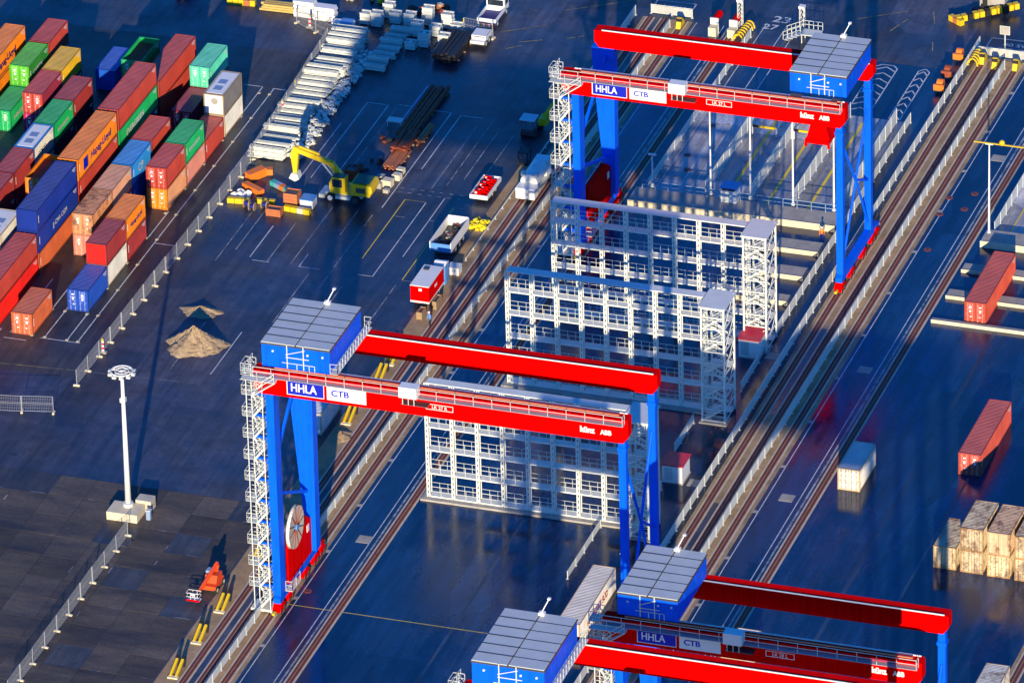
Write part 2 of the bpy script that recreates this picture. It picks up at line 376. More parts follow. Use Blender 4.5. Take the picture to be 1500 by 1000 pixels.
# ------------------------------------------------------------------ gantry cranes
def handrail(m, pts, h=1.05, step=1.7, r=0.028, closed=False):
    r *= 0.8
    "posts and two bars along a polyline"
    for a, b_ in zip(pts[:-1], pts[1:]):
        a, b_ = Vector(a), Vector(b_); n = max(1, int((b_-a).length/step))
        for i in range(n+1):
            p = a.lerp(b_, i/n); m.bar(p, p+Vector((0, 0, h)), 2*r, 2*r)
        for k in (0.52, 1.0): m.bar(a+Vector((0, 0, h*k)), b_+Vector((0, 0, h*k)), 2*r, 2*r)
def box_girder(m, x0, x1, y, t, z0, z1):
    "box girder with flanges, ends chamfered below"
    c = 0.7
    m.prism([(x0, z0+c), (x0+c*0.8, z0), (x1-c*0.8, z0), (x1, z0+c), (x1, z1), (x0, z1)], 'y', y-t/2, y+t/2)
    m.b(x0+0.1, x1-0.1, y-t/2-0.10, y+t/2+0.10, z1+0.003, z1+0.05)
def crane(label, code, xl, xr, yf, yr, zb, zt, hx0, hx1, hy0, hy1, hz, big, spreader_z):
    t = thing('gantry_crane', label, 'crane', (xl, yf, 0), group='rail-mounted gantry cranes over the container blocks')
    T = 1.25; gx0, gx1 = xl-1.6, xr+0.75
    fy = yf-T/2                                   # front face of the front girder
    # girders
    m = MB(); box_girder(m, gx0, gx1, yf, T, zb, zt); fg = m.build('front_girder', 'crane_red', t)
    m = MB(); box_girder(m, gx0+0.3, gx1, yr, T, zb+0.45, zt); rg = m.build('rear_girder', 'crane_red', t)
    MB().b(gx0+1.2, gx1-0.4, yr-T/2-0.05, yr-T/2+0.07, zt+0.05, zt+0.16).build('trolley_rail', 'white', rg)
    MB().b(gx0+1.2, gx1-0.4, yf+T/2-0.07, yf+T/2+0.05, zt+0.05, zt+0.16).build('trolley_rail', 'white', fg)
    for xx in (gx0+4.5, gx0+7.5, gx1-6.0, gx1-2.6):
        MB().c(xx, yr-T/2-0.06, zt-0.45 if xx < 0 or True else 0, 0.14, 0.12, 0.14).build('lifting_lug', 'crane_red', rg)
    # end ties between the girders (left end heavy, right end slim)
    # walkway with festoon on the front girder
    wm = MB(); wm.b(gx0+0.2, gx1-0.3, fy-0.75, fy-0.003, zt-0.42, zt-0.36)
    wk = wm.build('walkway', 'deck_grey', t)
    m = MB(); handrail(m, [(gx0+0.2, fy-0.72, zt-0.36), (gx1-0.35, fy-0.72, zt-0.36)], 1.05, 1.9, 0.03)
    handrail(m, [(gx1-0.35, fy-0.72, zt-0.36), (gx1-0.35, fy-0.02, zt-0.36)]); m.build('handrail', 'galv', wk)
    MB().bar((gx0+2.2, fy+0.35, zt+0.30), (gx1-1.0, fy+0.35, zt+0.30), 0.16, 0.10).build('festoon_cable', 'orange_cable', t)
    # air-conditioned cabinet on the walkway
    cx = xl+(15.3 if big else 12.0)
    cb = MB().b(cx-0.95, cx+0.95, fy-1.25, fy-0.10, zt-0.25, zt+0.95).build('electrical_cabinet', 'white', t)
    MB().b(cx-0.8, cx+2.0, fy-1.0, fy-0.05, zt-1.15, zt-1.05).build('bracket', 'dark_steel', cb)
    m = MB()
    for q in (-0.6, 0, 0.6): m.bar((cx+q, fy-1.0, zt-1.1), (cx+q, fy-1.0, zt-0.3), 0.07, 0.07)
    m.build('bracket', 'galv', cb)
    # signs
    s0 = xl+1.95; zs0, zs1 = zb+0.45, zt-0.62
    sg = MB().b(s0, s0+8.5, fy-0.07, fy-0.004, zs0-0.09, zs1+0.09).build('sign', 'sign_white', t)
    MB().b(s0+0.10, s0+3.95, fy-0.10, fy-0.07, zs0, zs1).build('sign_panel', 'sign_blue', sg)
    MB().b(s0+4.02, s0+4.30, fy-0.10, fy-0.07, zs0-0.09, zs1+0.09).build('sign_divider', 'crane_red', sg)
    hgt = zs1-zs0
    text('lettering', 'HHLA', sg, (s0+0.42, fy-0.115, zs0+hgt*0.22), hgt*0.82, 'sign_white', bold=0.02, sx=0.80)
    text('lettering', 'CTB', sg, (s0+4.75, fy-0.085, zs0+hgt*0.26), hgt*0.60, 'sign_blue', bold=0.035, sx=1.05)
    kx = xl+(16.8 if big else 15.0)
    pl = MB(); zc0, zc1 = zb+0.85, zb+1.5
    for a in ((kx, kx+2.9, zc0, zc0+0.06), (kx, kx+2.9, zc1-0.06, zc1), (kx, kx+0.06, zc0+0.06, zc1-0.06), (kx+2.84, kx+2.9, zc0+0.06, zc1-0.06)):
        pl.b(a[0], a[1], fy-0.02, fy-0.004, a[2], a[3])
    pl = pl.build('number_frame', 'sign_white', t)
    text('lettering', code, pl, (kx+1.45, fy-0.02, zc0+0.14), 0.52, 'sign_white', bold=0.012, align='CENTER', sx=0.95)
    lb = text('lettering', 'künz', t, (xr-4.3, fy-0.012, zb+0.75), 0.95, 'sign_white', bold=0.05, sx=0.85)
    text('lettering', 'ABB', t, (xr-2.15, fy-0.012, zb+0.75), 0.75, 'sign_white', bold=0.045, sx=0.85)
    # legs: rigid pair on the left
    sz = 2.2
    lx = xl
    m = MB(); m.b(lx-0.42, lx+0.42, yf-0.62, yf+1.0, sz, zb-0.003); lg = m.build('leg', 'crane_blue', t)
    wt, wb = (1.35, 0.85) if big else (1.15, 0.8)
    m = MB(); y0, y1 = yr-0.65, yr+0.65
    zk = zb*0.38
    pts = [(lx-0.5, sz), (lx+0.85, sz), (lx+0.95, zb+0.447), (lx-0.5-wt, zb+0.447), (lx-0.5-wt*0.75, zb*0.78), (lx-0.5, zk*0.75)]
    m.prism(pts, 'y', y0, y1); m.build('leg', 'crane_blue', t)
    MB().bar((lx, yf+1.0, zb*0.52), (lx, yr-0.66, zb*0.36), 0.30, 0.30).build('brace', 'crane_blue', t)
    MB().bar((lx, yf+1.0, zb*0.70), (lx, yr-0.66, zb-0.5), 0.30, 0.30).build('brace', 'crane_blue', t)
    # pendulum pair on the right
    rx = xr
    lw = 0.38
    for yy in (yf, yr):
        mm = MB(); ztop = zb-0.003 if yy == yf else zb+0.447; mm.b(rx-lw, rx+lw, yy-lw, yy+lw, sz+0.004, ztop); mm.b(rx-lw-0.1, rx+lw+0.1, yy-lw-0.1, yy+lw+0.1, zb-1.0, zb-0.6)
        mm.build('leg', 'crane_blue', t)
    ym = (yf+yr)/2+0.5; z1, z2 = zb*0.90, zb*0.52
    for p, q in (((rx, yf+0.4, z1), (rx, ym, z2)), ((rx, yr-0.4, z1*0.94), (rx, ym, z2+0.3)), ((rx, ym, z2), (rx, yf+0.5, sz+0.6)), ((rx, ym, z2+0.3), (rx, yr-0.4, sz+1.0)),
                 ((rx, yr-0.4, z2*0.80), (rx, ym, z2+0.15))):
        MB().tube(p, q, 0.15, 8).build('brace', 'crane_blue', t)
    # sill beams, bogies and wheels
    for x, nm in ((lx, 0), (rx, 1)):
        y0, y1 = yf-0.8, yr+1.0
        MB().prism([(y0, 1.35), (y1, 1.35), (y1, 1.9), (y1-0.8, sz), (y0+0.5, sz), (y0, 1.9)], 'x', x-0.38, x+0.38).build('sill_beam', 'crane_blue', t)
        for yc in (yf-0.2, yf+2.4, yr-2.6, yr+0.4, yr+2.4) if nm == 0 else (yf-0.4, yf+3.2, yr-3.0, yr+0.6, yr+2.0):
            bo = MB()
            bo.prism([(yc-0.85, 0.42), (yc-0.62, 0.25), (yc+0.62, 0.25), (yc+0.85, 0.42), (yc+0.85, 0.85), (yc+0.28, 1.347), (yc-0.28, 1.347), (yc-0.85, 0.85)], 'x', x-0.42, x+0.42)
            bo = bo.build('bogie', 'crane_red', t)
            for d in (-0.5, 0.5):
                MB().tube((x-0.46, yc+d, 0.42), (x+0.46, yc+d, 0.42), 0.30, 14).build('wheel', 'dark_steel', bo)
        for d in (-1, 1):
            yy = (yf-1.55) if d < 0 else (yr+3.55)
            MB().tube((x, yy, 0.75), (x, yy-0.5*(-d), 0.75), 0.16, 8).build('buffer', 'yellow', t)
        MB().bar((x, y1-0.1, 1.55), (x, yr+3.3, 1.2), 0.5, 0.5).build('sill_extension', 'crane_red' if nm == 0 else 'crane_blue', t)
    # cable reel and its red housing on the left sill
    hb = MB().prism([(yf+2.0, sz+0.002), (yr-0.7, sz+0.002), (yr-0.7, sz+3.9), (yr-2.2, sz+5.0), (yf+2.6, sz+5.0), (yf+2.0, sz+4.0)], 'x', lx-0.30, lx+0.34).build('reel_housing', 'crane_red', t)
    if big:
        rc = (lx+0.62, yf+3.6, sz+5.9); rr = 2.3
        m = MB(); n = 28
        for d, r1, r2 in ((-0.18, rr, rr*0.25), (0.18, rr, rr*0.25)):
            vs_ = []
            for i in range(n):
                a = 2*math.pi*i/n
                vs_ += [(rc[0]+d, rc[1]+r1*math.cos(a), rc[2]+r1*math.sin(a)), (rc[0]+d*0.5, rc[1]+r2*math.cos(a), rc[2]+r2*math.sin(a))]
            m.add(vs_, [(2*i, 2*i+1, (2*i+3) % (2*n), (2*i+2) % (2*n)) for i in range(n)])
        reel = m.build('cable_reel', 'reel_pale', t)
        m = MB()
        for i in range(12):
            a = 2*math.pi*i/12+0.1
            m.bar((rc[0]+0.17, rc[1]+0.3*math.cos(a), rc[2]+0.3*math.sin(a)), (rc[0]+0.23, rc[1]+rr*math.cos(a), rc[2]+rr*math.sin(a)), 0.06, 0.06, upv=(1, 0, 0))
        m.build('spoke', 'rust', reel)
        MB().tube((rc[0]-0.3, rc[1], rc[2]), (rc[0]+0.35, rc[1], rc[2]), 0.32, 12).build('hub', 'pale_blue', reel)
        m = MB(); vs_ = []
        for i in range(n):
            a = 2*math.pi*i/n
            vs_ += [(rc[0]-0.16, rc[1]+rr*0.93*math.cos(a), rc[2]+rr*0.93*math.sin(a)), (rc[0]+0.16, rc[1]+rr*0.93*math.cos(a), rc[2]+rr*0.93*math.sin(a))]
        m.add(vs_, [(2*i, 2*i+1, (2*i+3) % (2*n), (2*i+2) % (2*n)) for i in range(n)]); m.build('wound_cable', 'white', reel)
    MB().b(lx+0.34, lx+0.40, yr-2.0, yr-1.4, sz+2.9, sz+3.7).build('notice_plate', 'sign_white', hb)
    # guide arm and lower platform
    m = MB(); handrail(m, [(lx+0.45, yf+0.8, sz), (lx+1.15, yf+0.8, sz), (lx+1.15, yf+3.2, sz)], 1.0, 1.2, 0.03); m.b(lx+0.40, lx+1.2, yf+0.7, yf+3.3, sz-0.1, sz-0.04)
    m.build('service_platform', 'galv', t)
    # stair tower on the left of the front leg
    n = 2*int((zt-1.2)/2.45); dz = (zt-0.5-0.6)/n
    sx0, sx1 = lx-2.55, lx-0.72; ys0, ys1 = yf-0.75, yf+0.75
    fl = MB()
    fl_me = {}
    st = MB()
    for c in ((sx0+0.12, ys0), (sx0+0.12, ys1), (sx1, ys0), (sx1, ys1)): st.bar((c[0], c[1], 0), (c[0], c[1], zt-0.4), 0.09, 0.09)
    stair = st.build('stair_tower', 'galv', t)
    def flight(sgn):
        m = MB(); a, b_ = (sx0+0.75, sx1-0.1) if sgn > 0 else (sx1-0.75, sx0+0.1)
        yl = (ys0+0.05, ys0+0.70) if sgn > 0 else (ys1-0.70, ys1-0.05)
        for yy in yl: m.bar((a, yy, 0), (b_, yy, dz), 0.05, 0.22)
        for i in range(5):
            u = (i+0.5)/5; x = a+(b_-a)*u; m.b(x-0.12, x+0.12, yl[0], yl[1], dz*u-0.02, dz*u+0.02)
        for yy in (ys0, ys1):
            pass
        yy = yl[0] if sgn > 0 else yl[1]
        m.bar((a, yy, 1.0), (b_, yy, dz+1.0), 0.05, 0.05); m.bar((a, yy, 0.5), (b_, yy, dz+0.5), 0.04, 0.04)
        for u in (0.0, 0.5, 1.0): m.bar((a+(b_-a)*u, yy, dz*u), (a+(b_-a)*u, yy, dz*u+1.0), 0.05, 0.05)
        o = wloc(t); me = m.mesh('stair_flight', (o.x, o.y, 0)); me.materials.append(M['galv']); return me
    def landing(sgn):
        m = MB(); x0, x1 = (sx1-0.75, sx1+0.1) if sgn > 0 else (sx0-0.38, sx0+0.75)
        m.b(x0, x1, ys0, ys1, -0.05, 0.0)
        e = x1 if sgn > 0 else x0
        handrail(m, [(x0 if sgn > 0 else x1, ys0, 0), (e, ys0, 0), (e, ys1, 0), (x0 if sgn > 0 else x1, ys1, 0)], 1.05, 0.9, 0.035)
        m.b(e-0.02, e+0.02, ys0, ys1, 0.0, 0.14)
        o = wloc(t); me = m.mesh('landing', (o.x, o.y, 0)); me.materials.append(M['galv']); return me
    am = MB().b(sx0+0.3, lx-0.30, yf-0.1, yf+0.12, -0.30, -0.06).prism([(sx1-0.5, -0.3), (lx-0.42, -0.3), (lx-0.42, -1.0)], 'y', yf-0.08, yf+0.10)
    o_ = wloc(t); am = am.mesh('bracket', (o_.x, o_.y, 0)); am.materials.append(M['crane_blue'])
    F_ = {s: flight(s) for s in (1, -1)}; L_ = {s: landing(s) for s in (1, -1)}
    for i in range(n):
        s_ = 1 if i % 2 == 0 else -1; z = 0.6+dz*i
        piece('stair_flight', F_[s_], stair, (0, 0, z)); piece('landing', L_[s_], stair, (0, 0, z+dz)); 
        if s_ < 0: piece('bracket', am, stair, (0, 0, z+dz))
    MB().b(sx0-0.3, sx1+0.2, ys0-0.2, ys1+0.2, 0.30, 0.56).build('landing', 'galv', stair)
    # top platform where the stair meets the girder
    m = MB(); m.b(gx0-0.9, lx+1.2, fy-1.6, fy-0.76, zt-0.50, zt-0.44)
    handrail(m, [(gx0-0.85, fy-1.55, zt-0.44), (lx+1.15, fy-1.55, zt-0.44)], 1.05, 1.2, 0.03); handrail(m, [(gx0-0.85, fy-1.55, zt-0.44), (gx0-0.85, yf+1.5, zt-0.44)], 1.05, 1.2, 0.03)
    m.bar((lx+1.2, fy-1.2, zt-0.5), (sx1-0.4, fy-1.2, zt-2.2), 0.55, 0.10); m.bar((lx+1.2, fy-1.5, zt+0.55), (sx1-0.4, fy-1.5, zt-1.15), 0.06, 0.06); m.bar((lx+1.2, fy-1.5, zt+0.1), (sx1-0.4, fy-1.5, zt-1.6), 0.06, 0.06)
    m.build('stair_platform', 'galv', t)
    # trolley with machinery house
    z0 = zt+0.35
    tr = MB(); tr.b(hx0, hx1, hy0, hy1, z0, hz-0.03)
    ho = tr.build('machinery_house', 'crane_blue', t)
    m = MB()
    for yy in (yf, yr):
        for xx in (hx0+0.9, hx1-0.9):
            m.b(xx-0.6, xx+0.6, yy+T/2*(1 if yy == yf else -1)-0.2, yy+T/2*(1 if yy == yf else -1)+0.2, zt+0.16, z0-0.003)
    m.build('trolley_wheel_set', 'dark_steel', ho)
    nx, ny = 2, 6
    pw_, pl_ = (hx1-hx0+0.2)/nx, (hy1-hy0+0.2)/ny
    pm = MB(); pm.b(0.08, pw_-0.08, 0.075, pl_-0.075, 0.0, 0.09)
    pm = pm.mesh('roof_panel'); pm.materials.append(M['roof_grey'])
    hl = wloc(ho)
    for i in range(nx):
        for j in range(ny):
            piece('roof_panel', pm, ho, Vector((hx0-0.1+i*pw_, hy0-0.1+j*pl_, hz-0.027+(0.02 if i else 0))) - hl)
    for j in range(1, ny): MB().b(hx0-0.06, hx1+0.06, hy0-0.1+j*pl_-0.07, hy0-0.1+j*pl_+0.07, hz-0.026, hz+0.085+0.004*(j % 2)).build('roof_seam_shade', 'dark_steel', ho)  # dark bars put in as the shadow lines between the roof panel rows
    for u in (0.22, 0.62):
        lv = MB().b(hx1+0.002, hx1+0.03, hy0+(hy1-hy0)*u, hy0+(hy1-hy0)*u+1.6, z0+1.3, z0+2.1).build('louvre', 'crane_blue', ho)
    MB().b(hx0-0.08, hx1+0.08, hy0-0.08, hy1+0.08, hz-0.20, hz-0.0285).build('roof_edge', 'dark_steel', ho)
    xm = (hx0+hx1)/2
    # front gate frame, rails
    m = MB(); yy = hy0-0.12; zf = hz-0.15
    for xx in (hx0+(hx1-hx0)*0.38, hx0+(hx1-hx0)*0.62): m.bar((xx, yy, z0+0.1), (xx, yy, zf+0.25), 0.09, 0.09)
    m.bar((hx0+(hx1-hx0)*0.36, yy, zf-0.9), (hx0+(hx1-hx0)*0.64, yy, zf-0.2), 0.08, 0.08); m.bar((hx0+(hx1-hx0)*0.36, yy, zf-1.2), (hx0+(hx1-hx0)*0.70, yy, zf-1.2), 0.08, 0.08)
    m.bar((hx0+(hx1-hx0)*0.30, yy, z0+0.75), (hx0+(hx1-hx0)*0.78, yy, z0+0.75), 0.06, 0.06)
    for u in (0.52, 0.70, 0.78): m.bar((hx0+(hx1-hx0)*u, yy, z0), (hx0+(hx1-hx0)*u, yy, z0+0.75), 0.06, 0.06)
    m.build('hoist_frame', 'galv', ho)
    for u in (0.17, 0.68, 0.9): MB().c(hx0+(hx1-hx0)*u, hy0-0.08, hz-0.85, 0.18, 0.14, 0.18).build('floodlight', 'white', ho)
    MB().b(xm-0.4, xm+0.35, hy0-0.05, hy0-0.005, z0+0.1, z0+1.9).build('door', 'crane_blue', ho)
    # side gangway on the right of the house
    if big: m = MB(); gx = hx1; m.b(gx+0.003, gx+0.85, hy0-0.1, hy1+0.9, z0+0.12, z0+0.18)
    if big: handrail(m, [(gx+0.82, hy0-0.1, z0+0.18), (gx+0.82, hy1+0.9, z0+0.18)], 1.1, 0.8, 0.03); handrail(m, [(gx+0.82, hy1+0.9, z0+0.18), (gx+0.05, hy1+0.9, z0+0.18)], 1.1, 0.7, 0.03)
    if big: handrail(m, [(gx+0.82, hy0-0.1, z0+0.18), (gx+0.05, hy0-0.1, z0+0.18)], 1.1, 0.7, 0.03)
    if big: m.build('gangway', 'galv', ho)
    m = MB(); m.tube((xm+0.2, hy1-0.3, hz), (xm+0.2, hy1-0.3, hz+0.5), 0.14, 8); m.tube((xm+0.2, hy1-0.3, hz+0.4), (xm+0.7, hy1+0.5, hz+1.5), 0.06, 6); m.c(xm+0.7, hy1+0.5, hz+1.5, 0.3, 0.3, 0.16)
    m.c(xm+0.2, hy1-0.3, hz+0.25, 0.6, 0.5, 0.3); m.build('weather_mast', 'white', ho)
    # spreader under the trolley
    if spreader_z:
        xc = (hx0+hx1)/2-0.9; yc = (yf+yr)/2
        z = spreader_z
        m = MB(); m.prism([(xc-1.3, z+0.5), (xc+1.3, z+0.5), (xc+0.75, z+2.6), (xc-0.75, z+2.6)], 'y', yc-1.5, yc+1.5)
        sp = m.build('head_block', 'crane_red', t)
        m = MB()
        for k in range(4): m.b(xc-1.1+0.12*k, xc+1.1-0.12*k, yc-1.58, yc-1.502, z+0.75+0.45*k, z+0.98+0.45*k)
        m.build('sheave', 'crane_red', sp)
        m = MB(); m.b(xc-1.38, xc+1.38, yc-1.9, yc+1.9, z+0.1, z+0.498)
        for q in (-1, 1):
            for s_ in (-1, 1): m.b(xc+q*1.3-0.12, xc+q*1.3+0.12, yc+s_*1.75-0.14, yc+s_*1.75+0.14, z-0.35, z+0.098)
        m.build('spreader', 'crane_red', sp); spreader_z = z+0.7
        m = MB()
        for q in (-0.8, 0.8):
            for s_ in (-2, 2): m.bar((xc+q, yc+s_, spreader_z+1.9), (xc+q, yc+s_*0.8, z0), 0.05, 0.05)
        m.build('hoist_rope', 'dark_steel', sp)
    return t
M['orange_cable'] = paint('orange_cable', (0.62, 0.22, 0.10), 0.6, 0.1)
M['reel_pale'] = paint('reel_pale', (0.62, 0.55, 0.42), 0.5, 0.15, dirt_amt=0.2)
crane('tall gantry crane numbered LK 27 R with a cable reel on its left leg', 'LK 27 R', -4.65, 32.75, -62.0, -52.2, 25.7, 28.4, -5.4, 1.9, -62.3, -52.7, 31.5, True, None)
crane('gantry crane numbered LK 27 L at the top of the picture, red spreader hanging below', 'LK 27 L', 1.05, 31.0, 21.0, 31.9, 20.2, 22.7, 25.0, 31.4, 22.2, 31.7, 25.5, False, 15.6)
crane('gantry crane numbered LK 28 L with its front girder in shadow', 'LK 28 L', 41.45, 71.4, -90.6, -81.2, 20.2, 22.7, 41.3, 47.4, -90.7, -81.2, 25.5, False, None)
crane('gantry crane cut off by the bottom edge of the picture, one red girder showing', 'LK 28 R', 35.75, 73.15, -116.0, -105.5, 25.7, 28.4, 35.2, 42.4, -116.7, -106.6, 31.5, True, None)
# ------------------------------------------------------------------ reefer racks
def rack(label, x0, yb, bays, tower_x, base=True):
    "x0 left end, yb front plane, five storeys"
    BW = 2.76; LV = 2.76; NL = 5; DEP = 0.95; H = LV*NL
    t = thing('reefer_rack', label, 'rack', (x0, yb, 0), group='steel racks for plugging in refrigerated containers')
    W = BW*bays
    col = MB()
    for s in (-0.13, 0.13): col.b(s-0.06, s+0.06, -0.09, 0.09, 0, H)
    for k in range(int(H/0.66)): col.b(-0.0701, 0.0701, -0.05, 0.05, 0.30+k*0.66, 0.62+k*0.66)
    cme = mesh_of(col, 'column', 'rack_white')
    slim = mesh_of(MB().b(-0.06, 0.06, -0.06, 0.06, 0, H), 'column', 'rack_white')
    for i in range(bays+1):
        piece('column', cme, t, (i*BW, 0, 0)); piece('column', slim, t, (i*BW, DEP, 0))
    dk = MB().b(0.12, BW-0.12, 0.02, DEP-0.05, -0.07, 0.0).b(0.24, BW-0.24, -0.06, 0.018, -0.15, 0.02)
    dk.b(0.12, BW-0.12, DEP-0.045, DEP+0.03, -0.14, 0.02)
    dme = mesh_of(dk, 'deck', 'rack_white')
    rl = MB()
    for z in (0.55, 1.08): rl.b(0.24, BW-0.24, -0.02, 0.015, z-0.016, z+0.016)
    for x in (BW*0.5, ): rl.b(x-0.02, x+0.02, -0.025, 0.02, 0.035, 1.05)
    rme = mesh_of(rl, 'railing', 'rack_white')
    rb = MB()
    for z in (0.55, 1.08): rb.b(0.1, BW-0.1, -0.02, 0.02, z-0.016, z+0.016)
    for x in (BW*0.33, BW*0.66): rb.b(x-0.016, x+0.016, -0.022, 0.022, 0.03, 1.05)
    rbe = mesh_of(rb, 'railing', 'rack_white')
    for k in range(NL):
        for i in range(bays):
            z = k*LV+0.35
            piece('deck', dme, t, (i*BW, 0, z)); piece('railing', rme, t, (i*BW, 0, z)); piece('railing', rbe, t, (i*BW, DEP, z))
    rp = mesh_of(MB().b(0.01, BW-0.01, -0.12, DEP+0.10, 0, 0.07).b(0.01, BW-0.01, -0.15, -0.123, -0.06, 0.07), 'roof_panel', 'rack_roof')
    for i in range(bays): piece('roof_panel', rp, t, (i*BW, 0, H+0.01))
    # stair tower
    tx0, tx1 = tower_x-x0, tower_x-x0+2.5; ty0, ty1 = -2.3, 1.4
    tw = MB()
    for x in (tx0, tx1):
        for y in (ty0, ty1): tw.b(x-0.09, x+0.09, y-0.09, y+0.09, 0, H)
    for k in range(NL*2+1):
        z = min(k*LV/2+0.3, H-0.1)
        tw.b(tx0+0.09, tx1-0.09, ty0-0.05, ty0+0.05, z-0.06, z+0.06); tw.b(tx1-0.05, tx1+0.05, ty0+0.09, ty1-0.09, z-0.06, z+0.06)
        if k % 2: tw.b(tx0-0.05, tx0+0.05, ty0+0.09, ty1-0.09, z-0.06, z+0.06)
    o = wloc(t)
    def loc_mesh(mb, nm, mt):
        me = mb.mesh(nm); me.materials.append(M[mt]); return me
    tower = piece('stair_tower', loc_mesh(tw, 'stair_tower', 'rack_white'), t)
    for sgn in (1, -1):
        m = MB(); a, b_ = (tx0+0.25, tx1-0.25) if sgn > 0 else (tx1-0.25, tx0+0.25); y = (ty0+0.25, ty0+1.1) if sgn > 0 else (ty0+1.3, ty0+2.15); dz = LV/2
        for yy in y: m.bar((a, yy, 0), (b_, yy, dz), 0.05, 0.20); m.bar((a, yy, 0.85), (b_, yy, dz+0.85), 0.05, 0.05)
        for i in range(6): u = (i+.5)/6; x = a+(b_-a)*u; m.b(x-.13, x+.13, y[0], y[1], dz*u-.02, dz*u+.02)
        for u in (0.05, 0.5, 0.95): m.bar((a+(b_-a)*u, y[0], dz*u), (a+(b_-a)*u, y[0], dz*u+0.95), 0.045, 0.045)
        fme = loc_mesh(m, 'stair_flight', 'rack_white')
        for k in range(NL-(1 if sgn < 0 else 0)): piece('stair_flight', fme, tower, (0, 0, 0.3+LV*k+(0 if sgn > 0 else dz)))
    lm = loc_mesh(MB().b(tx0+0.1, tx1-0.1, ty0+2.3, ty1-0.1, -0.06, 0).b(tx0+0.1, tx0+0.9, ty0+0.1, ty0+2.29, -0.055, 0.0).b(tx0+0.1, tx1-0.1, ty0-0.03, ty0+0.03, 1.0, 1.06).b(tx0+0.1, tx1-0.1, ty0-0.03, ty0+0.03, 0.52, 0.57), 'landing', 'rack_white')
    for k in range(NL): piece('landing', lm, tower, (0, 0, 0.33+LV*k))
    bp = MB()
    for k in range(NL):
        z = k*LV+0.35; bp.bar((tx1, ty0+0.1, z), (tx1, ty1-0.1, z+LV-0.1), 0.06, 0.06); bp.bar((tx1, ty0+0.1, z+LV-0.1), (tx1, ty1-0.1, z), 0.05, 0.05)
    piece('cross_brace', loc_mesh(bp, 'cross_brace', 'rack_white'), tower)
    piece('roof_panel', loc_mesh(MB().b(tx0-0.25, tx1+0.25, ty0-0.25, ty1+0.3, H+0.11, H+0.20), 'roof_panel', 'rack_roof'), tower)
    # plinth
    piece('plinth', loc_mesh(MB().b(-0.7, W+0.3, -0.75, DEP+0.7, 0.005, 0.22), 'plinth', 'concrete'), t)
    piece('plinth', loc_mesh(MB().b(tx0-0.3, tx1+0.3, ty0-0.4, -0.76, 0.005, 0.16), 'plinth', 'concrete'), t)
    return t
M['hut_red'] = paint('hut_red', (0.62, 0.02, 0.05), 0.45, 0.1)
M['rack_white'] = paint('rack_white', (0.76, 0.77, 0.66), 0.5, 0.12, dirt_amt=0.15)
M['rack_roof'] = paint('rack_roof', (0.68, 0.71, 0.66), 0.5, 0.12, dirt_amt=0.12)
rack('near white steel reefer rack behind the girders of the tall crane', 2.45, -35.3, 8, 24.9)
rack('middle white steel reefer rack with stair tower, between the other two racks', 2.75, -9.3, 8, 25.2)
rack('far white steel reefer rack behind the other two, below the small crane', 2.45, 7.4, 8, 24.8)
# pump huts between the racks
def hut(label, x0, x1, y0, y1, h, roofm):
    t = thing('hut', label, 'hut', (x0, y0, 0))
    MB().b(x0, x1, y0, y1, 0.12, h).build('wall', 'white', t)
    MB().b(x0-0.15, x1+0.15, y0-0.15, y1+0.15, h+0.003, h+0.13).build('roof', roofm, t)
    MB().b(x0+0.25, x0+1.15, y0-0.03, y0-0.003, 0.35, h-0.25).build('door', 'roof_grey', t)
    MB().b(x0-0.1, x1+0.1, y0-0.1, y1+0.1, 0.005, 0.118).build('plinth', 'concrete', t)
hut('small white hut with a red roof beside the far rack tower', 24.7, 27.0, 3.3, 6.2, 2.25, 'hut_red')
hut('small white hut in shadow beside the legs of the tall crane', 25.0, 27.2, -25.3, -22.6, 2.1, 'hut_red')

# ------------------------------------------------------------------ containers
CW, CH = 2.44, 2.60
CME = {}
def cmesh(key, mb, mats):
    if key not in CME: CME[key] = mesh_of(mb(), key.split('|')[0], mats)
    return CME[key]
def corr(m, u0, u1, n, dep, emit):
    "trapezoid corrugation: list of (u, d)"
    pts = []; p = (u1-u0)/n
    for i in range(n):
        a = u0+i*p; pts += [(a, 0), (a+p*0.30, 0), (a+p*0.45, dep), (a+p*0.85, dep)]
    pts.append((u1, 0)); return pts
def side_mb(L, sgn, n):
    m = MB(); x = sgn*(CW/2-0.015); pts = corr(m, 0.16, L-0.16, n, 0.045, None)
    v = []
    for u, d in pts: v += [(x-sgn*d, u, 0.16), (x-sgn*d, u, CH-0.12)]
    k = len(pts); m.add(v, [(2*i, 2*i+2, 2*i+3, 2*i+1) if sgn > 0 else (2*i+1, 2*i+3, 2*i+2, 2*i) for i in range(k-1)]); return m
def roof_mb(L, n):
    m = MB(); pts = corr(m, 0.12, L-0.12, n, 0.03, None); v = []
    for u, d in pts: v += [(-CW/2+0.06, u, CH-0.02-d), (CW/2-0.06, u, CH-0.02-d)]
    m.add(v, [(2*i, 2*i+1, 2*i+3, 2*i+2) for i in range(len(pts)-1)]); return m
